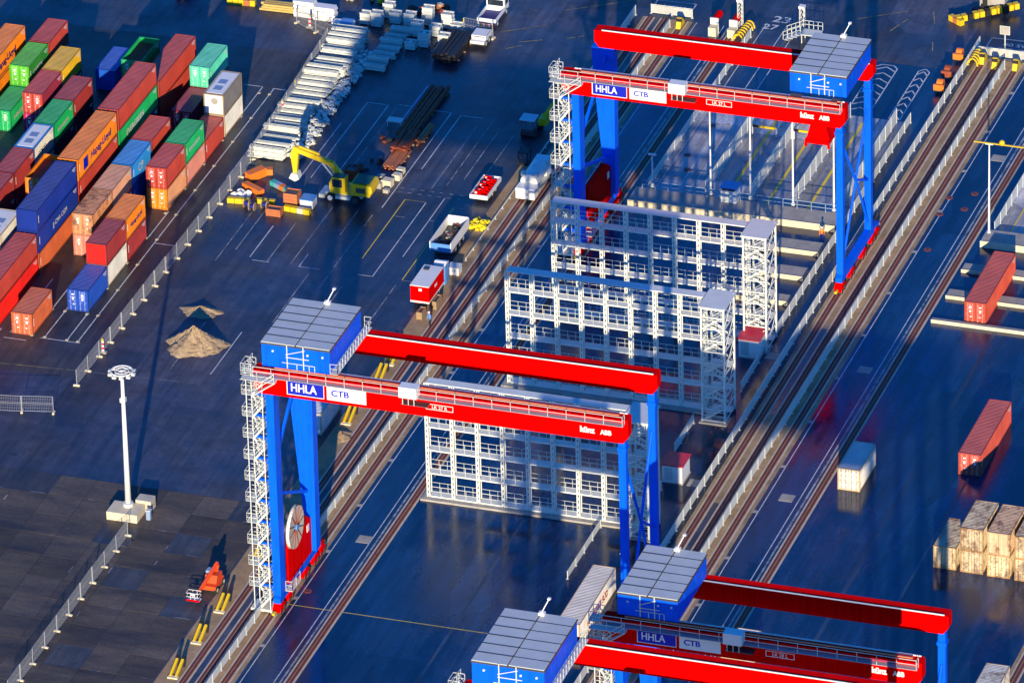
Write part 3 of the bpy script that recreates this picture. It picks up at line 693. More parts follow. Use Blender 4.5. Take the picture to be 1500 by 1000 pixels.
def frame_mb(L):
    m = MB(); h = CW/2
    for sx in (-1, 1):
        for y in (0.075, L-0.075): m.c(sx*(h-0.075), y, CH/2, 0.15, 0.15, CH-0.242)
        m.b(sx*h-0.07 if sx > 0 else -h, h if sx > 0 else -h+0.07, 0.15, L-0.15, 0.0, 0.16); m.b(sx*h-0.06 if sx > 0 else -h, h if sx > 0 else -h+0.06, 0.15, L-0.15, CH-0.12, CH)
        for y in (0.09, L-0.09):
            for z in (0.06, CH-0.06): m.c(sx*(h-0.085), y, z, 0.18, 0.19, 0.12)
    for y in (0.05, L-0.05):
        m.c(0, y, 0.075, CW-0.31, 0.1, 0.15); m.c(0, y, CH-0.06, CW-0.31, 0.1, 0.12)
    m.b(-h+0.07, h-0.07, 0.11, L-0.11, 0.10, 0.15)
    return m
def endwall_mb(y):
    m = MB(); pts = corr(m, -CW/2+0.15, CW/2-0.15, 8, 0.045, None); v = []; d0 = 1 if y < 1 else -1
    for u, d in pts: v += [(u, y+d0*d, 0.15), (u, y+d0*d, CH-0.12)]
    m.add(v, [(2*i, 2*i+2, 2*i+3, 2*i+1) for i in range(len(pts)-1)]); return m
def door_mb(s):
    m = MB(); x0, x1 = (0.02, CW/2-0.15) if s > 0 else (-CW/2+0.15, -0.02)
    m.b(x0, x1, 0.03, 0.08, 0.15, CH-0.12)
    for z in (0.62, 1.10, 1.58, 2.06): m.b(x0+0.06, x1-0.06, 0.012, 0.0295, z-0.14, z+0.14)
    return m
def bars_mb(s):
    m = MB(); h = CW/2
    for x in (0.30, 0.82):
        m.bar((s*x, -0.02, 0.08), (s*x, -0.02, CH-0.08), 0.05, 0.05)
        for z in (0.35, 0.9, 1.7, 2.25): m.c(s*x, -0.012, z, 0.14, 0.06, 0.09)
        m.c(s*x+0.1*s, -0.03, 1.15, 0.26, 0.04, 0.06)
    return m
PLATES = ((0.55, 2.0, 0.30, 0.16), (0.56, 1.45, 0.22, 0.26), (0.58, 1.80, 0.38, 0.07), (0.5, 0.8, 0.2, 0.12), (0.55, 1.66, 0.36, 0.05), (0.56, 2.3, 0.2, 0.05))
def container(label, x_right, y0, L, lvl, col, end='door', old=False, textb=None, tcol='sign_white', zoff=0.0, kind='box', group='shipping containers in the yard on the left', marks='white', tsize=0.9, ty=None, sidecol=None):
    mt = 'cont_old' if old else 'cont'
    t = thing('shipping_container', label, 'container', (x_right-CW/2, y0, 0.006+lvl*(CH+0.02)+zoff), group=group)
    n = 20 if L < 8 else 40; k = '%g%s' % (L, mt)
    piece('frame', cmesh('frame|'+k, lambda: frame_mb(L), mt), t, color=tuple(c*0.72 for c in col) if min(col) < 0.3 else (col[0]*0.75, col[1]*0.55, col[2]*0.35))
    for s in (-1, 1): piece('side_wall', cmesh('side_wall|%d%s' % (s, k), lambda: side_mb(L, s, n), mt), t, color=sidecol or col)
    if kind == 'open':
        piece('floor', cmesh('floor|'+k, lambda: MB().b(-CW/2+0.08, CW/2-0.08, 0.15, L-0.15, CH-0.75, CH-0.68), 'rust' if col[0] > 0.3 else 'dark_tarp'), t)
    else:
        piece('roof', cmesh('roof|'+k, lambda: roof_mb(L, n), mt), t, color=tuple(c*0.80+0.05 for c in col))
    piece('end_wall', cmesh('end_wall|r'+k, lambda: endwall_mb(L-0.06), mt), t, color=col)
    if end == 'door':
        for s in (-1, 1):
            d = piece('door', cmesh('door|%d%s' % (s, mt), lambda: door_mb(s), mt), t, color=col)
            lc = tuple(min(1, c*0.8+0.26) for c in col) if min(col) < 0.3 else (0.34, 0.24, 0.15)
            piece('lock_bar', cmesh('lock_bar|%d%s' % (s, mt), lambda: bars_mb(s), mt), d, color=lc)
            if marks:
                for q, (x, z, w_, h_) in enumerate(PLATES):
                    if (q+s+int(abs(x_right)*3)+int(abs(y0)*2)) % 3 or q < 2: piece('marking', cmesh('marking|%d%d' % (s, q), lambda: MB().c(s*x, 0.004, z, w_, 0.012, h_), 'sign_white'), d)
    elif end == 'reefer':
        piece('unit_frame', cmesh('unit_frame|', lambda: MB().b(-1.07, 1.07, 0.03, 0.09, 0.16, CH-0.13).b(-1.0, 1.0, 0.0, 0.029, 0.2, 0.95).b(-0.95, -0.2, 0.0, 0.029, 1.0, 1.45), 'white'), t)
        piece('fan', cmesh('fan|', lambda: MB().tube((0.1, 0.028, 1.75), (0.1, -0.02, 1.75), 0.42, 16), 'concrete'), t)
        piece('control_box', cmesh('control_box|', lambda: MB().b(0.5, 0.95, -0.03, 0.029, 1.05, 1.5), 'galv'), t)
    else:
        piece('end_wall', cmesh('end_wall|f'+k, lambda: endwall_mb(0.04), mt), t, color=C['bright'] if end == 'bright' else col)
    if end == 'reefer' or kind == 'patched':
        rp = cmesh('roof_patch|%g' % L, lambda: MB().b(-0.95, 0.95, 0.35, L-0.35, CH-0.018, CH+0.012), 'sign_white')
        ro = piece('roof_skin', rp, t)
        for q in (0.28, 0.55, 0.8)[:2 if lvl else 3]: piece('roof_patch', cmesh('roof_patch|s', lambda: MB().b(-0.5, 0.45, -0.55, 0.5, 0, 0.02), 'roof_blue'), ro, (0, L*q, CH+0.014))
    if end != 'reefer' and L < 13 and lvl >= 0:
        for q, (yy, zz, w_, h_) in enumerate(((L-0.75, CH-0.42, 0.9, 0.14), (L-0.6, CH-0.70, 0.5, 0.10), (0.45, CH*0.55, 0.10, 0.9))[:2+int(abs(y0*3)) % 2]):
            piece('marking', cmesh('marking|side%d%g' % (q, L), lambda: MB().c(CW/2+0.004, yy, zz, 0.012, w_, h_), 'sign_white'), t)
    if textb:
        w0 = wloc(t); off = ty if ty is not None else L*0.2
        text('lettering', textb, t, (w0.x+CW/2+0.012, w0.y+off, w0.z+CH*0.5-tsize*0.35), tsize, tcol, facing='right', bold=0.03)
    return t
M['roof_blue'] = paint('roof_blue', (0.22, 0.30, 0.45), 0.5, 0.1)
M['dark_tarp'] = paint('dark_tarp', (0.01, 0.10, 0.06), 0.6, 0.4, dirt_amt=0.3)
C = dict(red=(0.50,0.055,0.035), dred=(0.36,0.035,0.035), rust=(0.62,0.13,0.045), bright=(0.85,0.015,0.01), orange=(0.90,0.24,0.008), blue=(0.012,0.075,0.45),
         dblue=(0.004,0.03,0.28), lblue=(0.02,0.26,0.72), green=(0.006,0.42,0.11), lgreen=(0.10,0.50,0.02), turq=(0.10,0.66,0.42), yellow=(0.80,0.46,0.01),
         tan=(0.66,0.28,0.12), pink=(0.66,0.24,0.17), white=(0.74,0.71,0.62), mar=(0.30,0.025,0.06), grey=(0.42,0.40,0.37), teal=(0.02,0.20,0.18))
S, Lg = 6.06, 12.19
X1, X2, X3, X4, X5, X6, X7, X8 = -46.7, -50.65, -55.0, -58.75, -62.7, -66.65, -70.65, -74.7
K = container
# row beside the fence
K('blue container standing alone at the near end of the row beside the fence', X1, -6.3, S, 0, C['blue'])
K('cream container under the bright red one in the row beside the fence', X1, -0.2, S, 0, C['white'], 'wall')
K('red container with a bright red end, stacked behind the single blue one', X1, -0.2, S, 1, C['dred'], 'bright')
K('dark red container under the orange one in the row beside the fence', X1, 5.95, S, 0, C['dred'])
K('short orange container with black lettering, top of the stack behind the bright red end', X1, 5.95, S, 1, C['orange'], textb='Hapag-Lloyd', tcol='navy', tsize=0.75, ty=1.2)
K('orange-framed container with peach sides at the bottom of the stack by the green one', X1, 18.8, S, 0, C['orange'], sidecol=(0.75, 0.33, 0.16))
K('red container with white door marks on top of the orange-framed one', X1, 18.8, S, 1, C['red'])
K('pale red container under the green one next to the fence', X1, 25.0, S, 0, C['pink'])
K('green container with white lettering on top in the row beside the fence', X1, 25.0, S, 1, C['green'], textb='EVERGREEN', tsize=0.62, ty=1.2)
K('single red container in front of the white refrigerated pair', X1, 31.2, S, 0, C['red'], 'wall')
K('white refrigerated container at the bottom of the pair beside the fence', X1, 37.6, S, 0, C['white'], 'reefer')
K('grey refrigerated container with a white cooling unit, upper of the pair beside the fence', X1, 37.6, S, 1, C['grey'], 'reefer', sidecol=(0.17, 0.16, 0.16))
# second row
K('rust-red container standing alone nearest the camera on the left', X2, -13.0, S, 0, C['rust'])
K('pale salmon container under the tan one with worn doors', X2, 6.0, S, 0, C['pink'])
K('tan container with worn doors on top of the pale salmon one', X2, 6.0, S, 1, C['tan'], old=True)
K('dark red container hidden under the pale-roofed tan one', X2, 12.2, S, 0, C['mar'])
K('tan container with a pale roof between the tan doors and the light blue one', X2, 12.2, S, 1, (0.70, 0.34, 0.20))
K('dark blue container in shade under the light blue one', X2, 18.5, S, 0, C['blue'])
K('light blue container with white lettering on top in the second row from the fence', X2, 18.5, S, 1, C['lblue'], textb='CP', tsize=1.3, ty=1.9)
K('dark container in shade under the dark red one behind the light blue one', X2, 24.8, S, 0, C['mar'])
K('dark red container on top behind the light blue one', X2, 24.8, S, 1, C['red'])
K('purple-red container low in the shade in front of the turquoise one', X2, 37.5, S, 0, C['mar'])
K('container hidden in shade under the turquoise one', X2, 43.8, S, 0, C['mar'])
K('turquoise container with white doors at the far end of the second row', X2, 43.8, S, 1, C['turq'])
# third row, long containers
K('long bright red container at the bottom of the stack at the left edge', X3, -12.1, Lg, 0, C['bright'])
K('long faded red container on top of the long bright red one', X3, -12.1, Lg, 1, C['red'])
K('long rust-orange container at the bottom under the two dark blue ones', X3, 0.5, Lg, 0, C['rust'])
K('long dark blue container with white lettering in the middle of its stack', X3, 0.5, Lg, 1, C['dblue'], textb='JJ CMA CGM', tsize=0.8, ty=4.5)
K('long dark blue container on top of the other dark blue one', X3, 0.5, Lg, 2, C['dblue'], 'wall')
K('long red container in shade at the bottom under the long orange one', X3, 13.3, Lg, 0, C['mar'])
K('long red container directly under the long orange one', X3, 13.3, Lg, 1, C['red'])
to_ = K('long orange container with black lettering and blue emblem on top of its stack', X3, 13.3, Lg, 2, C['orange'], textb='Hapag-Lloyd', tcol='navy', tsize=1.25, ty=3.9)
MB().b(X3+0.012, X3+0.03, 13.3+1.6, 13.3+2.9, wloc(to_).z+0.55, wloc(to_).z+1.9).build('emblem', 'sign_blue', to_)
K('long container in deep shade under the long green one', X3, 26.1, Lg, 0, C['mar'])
K('long green container with white lettering under the long red one', X3, 26.1, Lg, 1, C['green'], textb='EVERGREEN', tsize=1.05, ty=2.2)
K('long red container on top of the long green one', X3, 26.1, Lg, 2, C['red'])
K('long red container at the bottom at the far end of the third row', X3, 38.9, Lg, 0, C['red'])
K('long red container on top at the far end of the third row', X3, 38.9, Lg, 1, C['red'], 'wall')
# fourth row
K('white refrigerated container at the left edge beside the dark blue stack, lower', X4, -1.2, S, 0, C['white'], 'reefer')
K('white refrigerated container at the left edge beside the dark blue stack, upper', X4, -1.2, S, 1, C['white'], 'reefer')
K('open orange container with a rusty load, behind the dark blue stack', X4, 12.6, S, 1, C['orange'], kind='open')
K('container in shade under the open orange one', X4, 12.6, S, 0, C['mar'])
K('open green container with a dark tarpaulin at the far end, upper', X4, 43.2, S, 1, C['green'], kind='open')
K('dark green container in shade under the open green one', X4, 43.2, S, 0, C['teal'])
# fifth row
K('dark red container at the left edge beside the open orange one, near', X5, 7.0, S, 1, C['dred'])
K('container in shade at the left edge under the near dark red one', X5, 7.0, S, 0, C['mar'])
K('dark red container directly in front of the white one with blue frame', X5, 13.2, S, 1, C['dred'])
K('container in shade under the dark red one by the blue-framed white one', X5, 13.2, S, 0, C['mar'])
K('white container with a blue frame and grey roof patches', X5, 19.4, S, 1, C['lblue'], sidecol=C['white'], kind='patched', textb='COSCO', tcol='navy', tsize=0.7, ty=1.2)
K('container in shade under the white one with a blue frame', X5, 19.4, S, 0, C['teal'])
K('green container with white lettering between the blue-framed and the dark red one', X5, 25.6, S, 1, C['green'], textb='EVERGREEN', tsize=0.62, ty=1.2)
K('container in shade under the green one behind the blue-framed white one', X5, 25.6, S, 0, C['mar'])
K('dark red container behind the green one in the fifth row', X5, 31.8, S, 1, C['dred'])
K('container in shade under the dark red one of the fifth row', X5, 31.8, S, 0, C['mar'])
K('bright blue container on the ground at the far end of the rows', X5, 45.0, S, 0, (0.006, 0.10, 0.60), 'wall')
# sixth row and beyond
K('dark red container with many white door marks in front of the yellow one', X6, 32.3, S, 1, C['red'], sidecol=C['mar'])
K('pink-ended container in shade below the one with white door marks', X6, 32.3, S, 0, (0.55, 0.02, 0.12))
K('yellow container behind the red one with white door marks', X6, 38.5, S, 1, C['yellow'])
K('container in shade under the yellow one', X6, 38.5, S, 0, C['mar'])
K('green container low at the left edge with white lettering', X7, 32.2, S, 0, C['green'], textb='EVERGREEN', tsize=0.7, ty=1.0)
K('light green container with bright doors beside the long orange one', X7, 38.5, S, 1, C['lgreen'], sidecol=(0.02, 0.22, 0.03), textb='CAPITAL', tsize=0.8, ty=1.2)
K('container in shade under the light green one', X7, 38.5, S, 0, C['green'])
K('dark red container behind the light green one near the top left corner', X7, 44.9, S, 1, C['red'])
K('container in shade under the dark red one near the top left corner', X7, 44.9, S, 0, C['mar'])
K('long orange container at the bottom in the top left corner', X8, 35.6, Lg, 0, C['orange'], zoff=0.0)
K('long orange container with dark lettering on top in the top left corner', X8, 35.6, Lg, 1, C['orange'], zoff=0.3, textb='Hapag-Lloyd', tcol='navy', tsize=1.2, ty=3.0)
# right-hand blocks
GR = 'containers standing in the right-hand block'
K('long red container beside the concrete beams at the right edge', 48.4, 17.6, Lg, 0, (0.56, 0.075, 0.04), group=GR)
K('long faded red container standing alone on the wet paving at the right', 56.9, -15.1, Lg, 0, (0.56, 0.085, 0.055), group=GR)
K('short white container standing alone on the wet paving', 45.6, -21.7, S, 0, (0.78, 0.74, 0.64), 'door', group=GR, marks=None)
C['worn'] = (0.64, 0.52, 0.33)
K('single worn white container at the left of the white stack', 59.75, -34.8, S, 0, C['worn'], old=True, group=GR, marks=None)
K('worn white container, lower of the second stack from the left', 62.65, -34.9, S, 0, C['worn'], old=True, group=GR, marks=None)
K('worn white container, upper of the second stack from the left', 62.65, -34.9, S, 1, C['worn'], old=True, group=GR, marks=None)
K('rusty white container, lower of the third stack from the left', 65.55, -35.0, S, 0, (0.74, 0.60, 0.36), old=True, group=GR, marks=None)
K('rusty white container with a brown roof, upper of the third stack', 65.55, -35.0, S, 1, (0.70, 0.45, 0.25), old=True, group=GR, marks=None)
K('worn white container cut off by the right edge, lower', 68.5, -35.1, S, 0, C['worn'], old=True, group=GR, marks=None)
K('worn white container cut off by the right edge, upper', 68.5, -35.1, S, 1, C['worn'], old=True, group=GR, marks=None)
K('pale container with a blue-grey roof at the bottom right corner', 71.4, -62.3, S, 0, (0.60, 0.60, 0.55), old=True, group=GR, marks=None)
K('long white container with red lettering beside the roof of the bottom crane', 27.2, -60.4, Lg, 0, (0.78, 0.74, 0.66), group=GR, textb='HAMBURG SÜD', tcol='crane_red', tsize=1.0, ty=2.4, marks=None)
# ------------------------------------------------------------------ painted markings
Wt, Fd, Yl, Yf = 'line_white', 'line_faded', 'line_yellow', 'line_yfaded'
def L(x0, y0, x1, y1, wd=0.12, m=Wt, parent=None, z=0.012): return line((x0, y0), (x1, y1), wd, m, parent, z)
for x, y0, y1, m in ((-45.45, -13, 50.6, Wt), (-46.72, -13, -6.4, Wt), (-46.55, 12.2, 18.6, Wt), (-49.3, -13, 6, Wt), (-50.85, -13, 6, Wt), (-53.3, -13, 0, Wt), (-46.85, 44, 50.7, Wt), (-43.05, 28, 50.6, Wt),
                     (-54.6, -14, -12.3, Wt), (-57.2, -14, -6, Fd)): L(x, y0, x, y1, 0.13, m, cyard)
for x0, x1, y in ((-49.7, -45.1, -13.2), (-49.3, -46.85, 50.7), (-45.6, -43.05, 50.6), (-53.6, -51.0, -14.2), (-45.4, -43.0, 11.0)): L(x0, y, x1, y, 0.13, Wt, cyard)

M['stud'] = paint('stud', (0.62, 0.56, 0.36), 0.7, 0.2); ms = mesh_of(MB().b(-0.17, 0.17, -0.17, 0.17, 0, 0.05), 'marker_stud', 'stud')
for x in (-46.72, -45.45, -50.8, -49.3):
    y = -12.9
    while y < 50:
        if not (x < -49 and y > 4): piece('marker_stud', ms, cyard, (x, y, 0.008))
        y += 6.2
for x, y0, y1, m in ((-22.0, 13.8, 28.6, Yl), (-19.5, 10.1, 28.4, Wt), (-17.8, 15.4, 30, Wt), (-16.1, 10.2, 28, Yl), (-23.85, 25.9, 50.2, Wt), (-22.6, 36, 49.8, Wt), (-20.0, 31.6, 48, Fd), (-18.6, 33, 50, Fd), (-34.1, 10.8, 18.5, Wt),
                     (-29.2, 10.4, 24.6, Fd), (-28.1, 10.1, 13.2, Wt), (-26.2, 18.5, 25, Fd), (-35.15, 31, 44.5, Wt), (-33.95, 30.7, 50.2, Wt), (-31.4, 32.8, 50.2, Wt), (-30.3, 34, 50.6, Fd), (-28.7, 44, 50.6, Fd), (-25.9, 42, 50.3, Fd),
                     (-37.5, 9, 21, Fd), (-31.9, 10, 20, Fd), (-24.3, 6, 24, Fd), (-16.4, -2, 9, Fd), (-33.6, -16, -5, Fd), (-29.0, -16, -6, Wt), (-26.5, -3, 9.5, Fd), (-22.0, -6, 7, Fd), (-36.2, 12, 22, Fd), (-15.2, 36, 47, Fd), (-17.2, 35, 47, Fd)):
    L(x, y0, x, y1, 0.11, m)
for x0, x1, y, m in ((-22.0, -19.5, 28.5, Yf), (-16.1, -14.0, 28.1, Fd), (-34.0, -31.5, 50.2, Wt), (-30.3, -28.7, 50.6, Wt), (-25.9, -23.8, 50.3, Wt), (-22.7, -20.0, 49.9, Wt), (-33.6, -31.6, 10.2, Wt), (-28.1, -25.6, 10.1, Wt), (-19.6, -21.2, 10.1, Wt),
                     (-16.1, -14.4, 10.1, Fd), (-21.9, -20.6, 24.4, Fd), (-17.9, -16.3, 24.4, Fd)): L(x0, y, x1, y, 0.11, m)
for yy in (30.15, 31.1):
    for k in range(8): L(-23.4+k*1.15, yy, -22.9+k*1.15, yy, 0.14, Fd)
rj = random.Random(21)
for k in range(90):          # worn, lime-streaked joints of the slabs
    i_, j_ = rj.randrange(13), rj.randrange(15); x = -14.4-4.02*i_-2.01; y = -43.4-4.14*j_-2.07
    if rj.random() < 0.6: a_ = rj.uniform(0, 3); line((x+a_, y), (x+a_+rj.uniform(0.4, 1.8), y), rj.uniform(0.05, 0.12), Fd, apron, 0.036, 'joint_streak')
    else: a_ = rj.uniform(0, 2.5); line((x, y+a_), (x, y+a_+rj.uniform(0.4, 1.6)), rj.uniform(0.05, 0.12), Fd, apron, 0.036, 'joint_streak')
L(-60, -20.5, -44, -19.2, 0.10, Yf, ground, 0.010); L(-44, -19.2, -30, -18.4, 0.07, Fd)
for x0, y0, x1, y1 in ((-24.9, 71.6, -20.4, 74.7), (-22.1, 69.6, -19.6, 70.9), (-23.1, 67.5, -21.5, 68.9), (-19.5, 79, -12, 84), (-17, 72, -13.5, 74.4), (14, 86, 19, 89.5), (18.5, 84, 19.6, 87.5), (22, 90, 22.9, 87.2), (24, 82.5, 24.6, 80.3)): L(x0, y0, x1, y1, 0.12, Yf)
L(-4.2, -60.4, 20, -60.4, 0.10, Yl, block27); L(-4.2, 58.65, 0.4, 58.7, 0.10, Yl, block27)
# chevron hatching at the lane ends
def hatch(x0, x1, y0, y1, n):
    for x in (x0, x1): L(x, y0, x, y1-0.7, 0.14, Wt, block27)
    xm = (x0+x1)/2; L(x0, y1-0.7, x0+0.6, y1, 0.14, Wt, block27); L(x1, y1-0.7, x1-0.6, y1, 0.14, Wt, block27); L(x0+0.6, y1, x1-0.6, y1, 0.14, Wt, block27)
    for i in range(n):
        y = y0+(y1-y0)*i/n; L(x0, y, xm, y+1.0, 0.16, Wt, block27); L(xm, y+1.0, x1, y, 0.16, Wt, block27)
hatch(19.4, 22.0, 63.2, 75.4, 8); hatch(24.5, 25.8, 62.2, 75.5, 8)
for x in (2.75, 4.15, 6.6, 8.0): L(x, 36.8, x, 82, 0.11, Wt, block27)
for x in (12.45, 17.25, 22.0): L(x, 38.0, x, 60.5, 0.34, Yl, block27, 0.02)
for x, y in ((3.6, 44), (3.6, 51), (7.3, 47), (7.3, 56), (5.4, 42), (5.4, 53)): MB().b(x-0.25, x+0.25, y-0.25, y+0.25, 0, 0.02).build('marker_plate', 'concrete', block27)
for x, y in ((-1.2, -45.5), (38.6, 4.2), (38.6, -25.0), (39.1, 56.2), (28.2, 4.5), (28.4, -24.6)):
    h_ = MB().b(x-0.75, x+0.75, y-0.75, y+0.75, 0, 0.03).b(x-0.58, x+0.58, y-0.58, y+0.58, 0.031, 0.04, 1).build('manhole_cover', ['concrete', 'concrete'], block28 if x > 30 else block27)
for x, y in ((38.9, 47.1), (38.8, 43.2), (36.45, 45.4), (36.5, 41.3), (37.5, 32.8), (-3.3, -57.3), (5.2, 47.5), (6.3, 44.0), (5.7, 55.2)):
    MB().tube((x, y, 0), (x, y, 0.03), 0.42, 16).tube((x, y, 0.031), (x, y, 0.036), 0.25, 12, mi=1).build('manhole_cover', ['rust', 'dark_steel'], block28 if x > 30 else block27)
text('lettering', '23', block27, (4.5, 82.6, 0.02), 2.2, Wt, 'up', 0.02); text('lettering', '27', block27, (3.9, 80.6, 0.02), 1.8, Wt, 'up', 0.02)
for x0, y0, x1, y1 in ((-9.9, 81.9, -5.2, 82.0), (-9.9, 84.5, -5.2, 84.6), (-9.9, 81.9, -9.9, 84.5), (-5.2, 82, -5.2, 84.6)): L(x0, y0, x1, y1, 0.12, Wt)
text('lettering', 'HQW', ground, (-8.9, 82.7, 0.02), 1.3, Wt, 'up', 0.02)
for x0, y0, x1, y1 in ((30.4, 83.0, 36.5, 83.2), (30.2, 85.4, 36.5, 85.6), (30.3, 83, 30.3, 85.4)): L(x0, y0, x1, y1, 0.12, Wt)
text('lettering', '40 SW', ground, (32.0, 83.7, 0.02), 1.2, Wt, 'up', 0.02)

# ------------------------------------------------------------------ truck handover lanes behind the far rack
M['lane_concrete'] = asphalt('lane_concrete', 0.46, 0.62, 0.42, 0.60, 0.6, 0.25, (1.0, 0.95, 0.97), 0.07)
lanes = sheet('handover_paving', 3.0, 26.4, 37.3, 62.0, 0.008, 'lane_concrete')
sheet('handover_paving', 43.2, 70, 38.0, 62.0, 0.008, 'lane_concrete')
for x in (45.2, 50.0, 54.8): L(x, 39, x, 58, 0.16, Yl, lanes, 0.02)
def sill(label, x0, x1, y0, y1, h):
    t = thing('concrete_beam', label, 'beam', (x0, y0, 0), group='concrete beams at the end of the blocks')
    n = max(1, round((x1-x0)/4)); w_ = (x1-x0)/n
    for i in range(n): MB().b(x0+i*w_+0.015, x0+(i+1)*w_-0.015, y0, y1, 0.006, h).build('block', 'concrete', t)
    MB().b(x0, x1, y0-0.10, y0-0.003, 0.006, h+0.06).build('edge', 'concrete_cream', t)
M['concrete_cream'] = paint('concrete_cream', (0.72, 0.62, 0.42), 0.85, 0.15, dirt_amt=0.2, scale=0.8)
sill('wide concrete edge of the handover platform behind the far rack', 2.4, 26.5, 34.0, 37.2, 0.75)
for k, (y, d) in enumerate(((28.0, 2.3), (22.0, 2.2), (16.0, 1.6))): sill(('farthest', 'middle', 'nearest')[k]+' of three concrete beams between the far rack tower and the white barrier', 19.5 if k == 0 else 20.5, 26.4, y, y+d, 0.5)
sill('concrete platform edge behind the lamp post at the right edge', 42.9, 70, 35.0, 37.9, 0.75)
for k, y in enumerate((28.7, 22.4, 16.6)): sill(('farthest', 'middle', 'nearest')[k]+' of three concrete beams under the long red container at the right', 42.5, 70, y, y+(1.6 if k < 2 else 0.5), 0.35)
for x, n in ((10.1, 'left'), (15.3, 'second'), (20.25, 'third'), (25.7, 'right')):
    barrier(x, 38.5, 61.5, 1.9, {'left': 'leftmost', 'second': 'second', 'third': 'third', 'right': 'rightmost'}[n]+' tall white panel wall between the truck handover lanes', 2.3)
barrier(3.4, 38.5, 78, 1.2, 'white panel wall along the left side of the truck handover lanes', 2.5)
barrier(43.6, 38.5, 62, 1.5, 'white panel wall beside the lamp post at the right edge', 2.3)
barrier(-11.2, 60, 80, 1.3, 'pale panel wall along the far end of the left-hand tracks', 2.5)
def lamp_post(label, x, y, h, arm=1.2):
    t = thing('lamp_post', label, 'lamp post', (x, y, 0), group='slim lamp posts at the handover lanes')
    MB().tube((x, y, 0), (x, y, h), 0.13, 10, 0.08).build('pole', 'white', t)
    MB().tube((x, y, 0), (x, y, 0.9), 0.22, 10).build('base', 'galv', t)
    hd = MB().b(x-0.45, x+0.45, y-0.16, y+0.16, h+0.002, h+0.14).build('lamp_head', 'white', t)
    MB().b(x-0.4, x+0.4, y-0.13, y+0.13, h-0.05, h).build('lens', 'glass', hd)
lamp_post('leftmost slim lamp post, rising behind the left half of the far rack', 4.1, 37.9, 4.6)
lamp_post('second slim lamp post from the left behind the far rack', 10.9, 37.9, 11.1)
lamp_post('third slim lamp post from the left behind the far rack', 15.5, 38.1, 11.1)
lamp_post('fourth slim lamp post, beside the yellow lines near the red spreader', 20.5, 37.9, 11.1)
lamp_post('rightmost slim lamp post next to the right leg of the far crane', 25.3, 37.7, 11.1)
lamp_post('slim lamp post at the right edge of the picture carrying a yellow bar', 43.3, 37.2, 11.7)
def gate(label, x0, x1, y, h, beacon=False):
    t = thing('height_bar', label, 'height bar', (x0, y, h if beacon else 0), group='yellow height bars over the lanes')
    for x in (() if beacon else (x0, x1)): MB().tube((x, y, 0), (x, y, h), 0.10, 8).build('post', 'galv', t)
    n = int((x1-x0)/0.6)
    for i in range(n): MB().b(x0+(x1-x0)*i/n, x0+(x1-x0)*(i+1)/n-0.002, y-0.10, y+0.10, h-(0.02 if beacon else 0.10), h+(0.08 if beacon else 0.14)).build('stripe', 'yellow' if (not beacon and i % 4) or beacon else 'black', t)
    if beacon: MB().blob(x0+3.2, y, h+0.25, 0.35, 0.35, 0.35, jit=0).build('beacon', 'yellow', t, True)
gate('yellow boom across the lane under the middle of the far girder', 10.8, 13.6, 54.4, 1.1); gate('yellow boom across the lane beside the red spreader', 15.6, 18.0, 54.6, 1.1)
gate('yellow bar with a round beacon above the lanes at the right edge', 41.6, 48.5, 37.0, 11.9, True)
t = thing('kiosk', 'small white kiosk with a blue roof on the handover platform', 'kiosk', (12.6, 37.0, 0))
MB().b(12.6, 14.4, 36.2, 37.8, 0.755, 2.5).build('wall', 'white', t); MB().b(12.5, 14.5, 36.1, 37.9, 2.503, 2.62).build('roof', 'pale_blue', t); MB().b(13.0, 13.6, 36.16, 36.197, 0.8, 2.2).build('door', 'galv', t); MB().b(12.75, 14.25, 36.17, 36.197, 2.25, 2.45).build('window', 'glass', t)
t = thing('platform_railing', 'dark handrail along the edge of the handover platform', 'railing', (3, 36.9, 0.75))
m = MB(); handrail(m, [(3.2, 36.9, 0.75), (12.3, 36.9, 0.75)], 1.05, 1.5, 0.04); handrail(m, [(14.7, 36.9, 0.75), (26.2, 36.9, 0.75)], 1.05, 1.5, 0.04); m.build('rail_run', 'stud_blue', t)

# ------------------------------------------------------------------ site fences
PW = 3.42
fm = MB()
for x in (0.04, PW-0.04): fm.bar((0, x, 0.08), (0, x, 2.0), 0.05, 0.05)
for z in (0.15, 1.98, 1.1): fm.bar((0, 0.04, z), (0, PW-0.04, z), 0.032, 0.032)
for k in range(1, 18): fm.bar((0, PW*k/18, 0.15), (0, PW*k/18, 1.97), 0.012, 0.012)
for k in range(1, 5): fm.bar((0, 0.05, 0.15+k*0.37), (0, PW-0.05, 0.15+k*0.37), 0.010, 0.010)
fpan = mesh_of(fm, 'panel', 'fence_wire')
ffoot = mesh_of(MB().b(-0.36, 0.36, -0.12, 0.12, 0, 0.14).b(-0.30, 0.30, -0.09, 0.09, 0.14, 0.19), 'foot', 'concrete_cream')
fclip = mesh_of(MB().b(-0.05, 0.05, -0.06, 0.06, 1.4, 1.9), 'clip', 'yellow')
def fence(label, p, q, seed=0):
    p, q = Vector((*p, 0)), Vector((*q, 0)); d = q-p; n = max(1, round(d.length/PW)); a = math.atan2(d.y, d.x)-math.pi/2
    t = thing('site_fence', label, 'fence', p, group='wire mesh site fences on feet'); r = random.Random(seed); s = d.length/n
    for i in range(n+1):
        o = d.normalized()*(s*i)
        piece('foot', ffoot, t, o, (0, 0, a+r.uniform(-.1, .1)))
        if i < n: piece('panel', fpan, t, o, (r.uniform(-.01, .01), r.uniform(-.012, .012), a+r.uniform(-.02, .02)), scale=(1, s/PW, 1))
        if r.random() < 0.18: piece('clip', fclip, t, o, (0, 0, a))
    return t
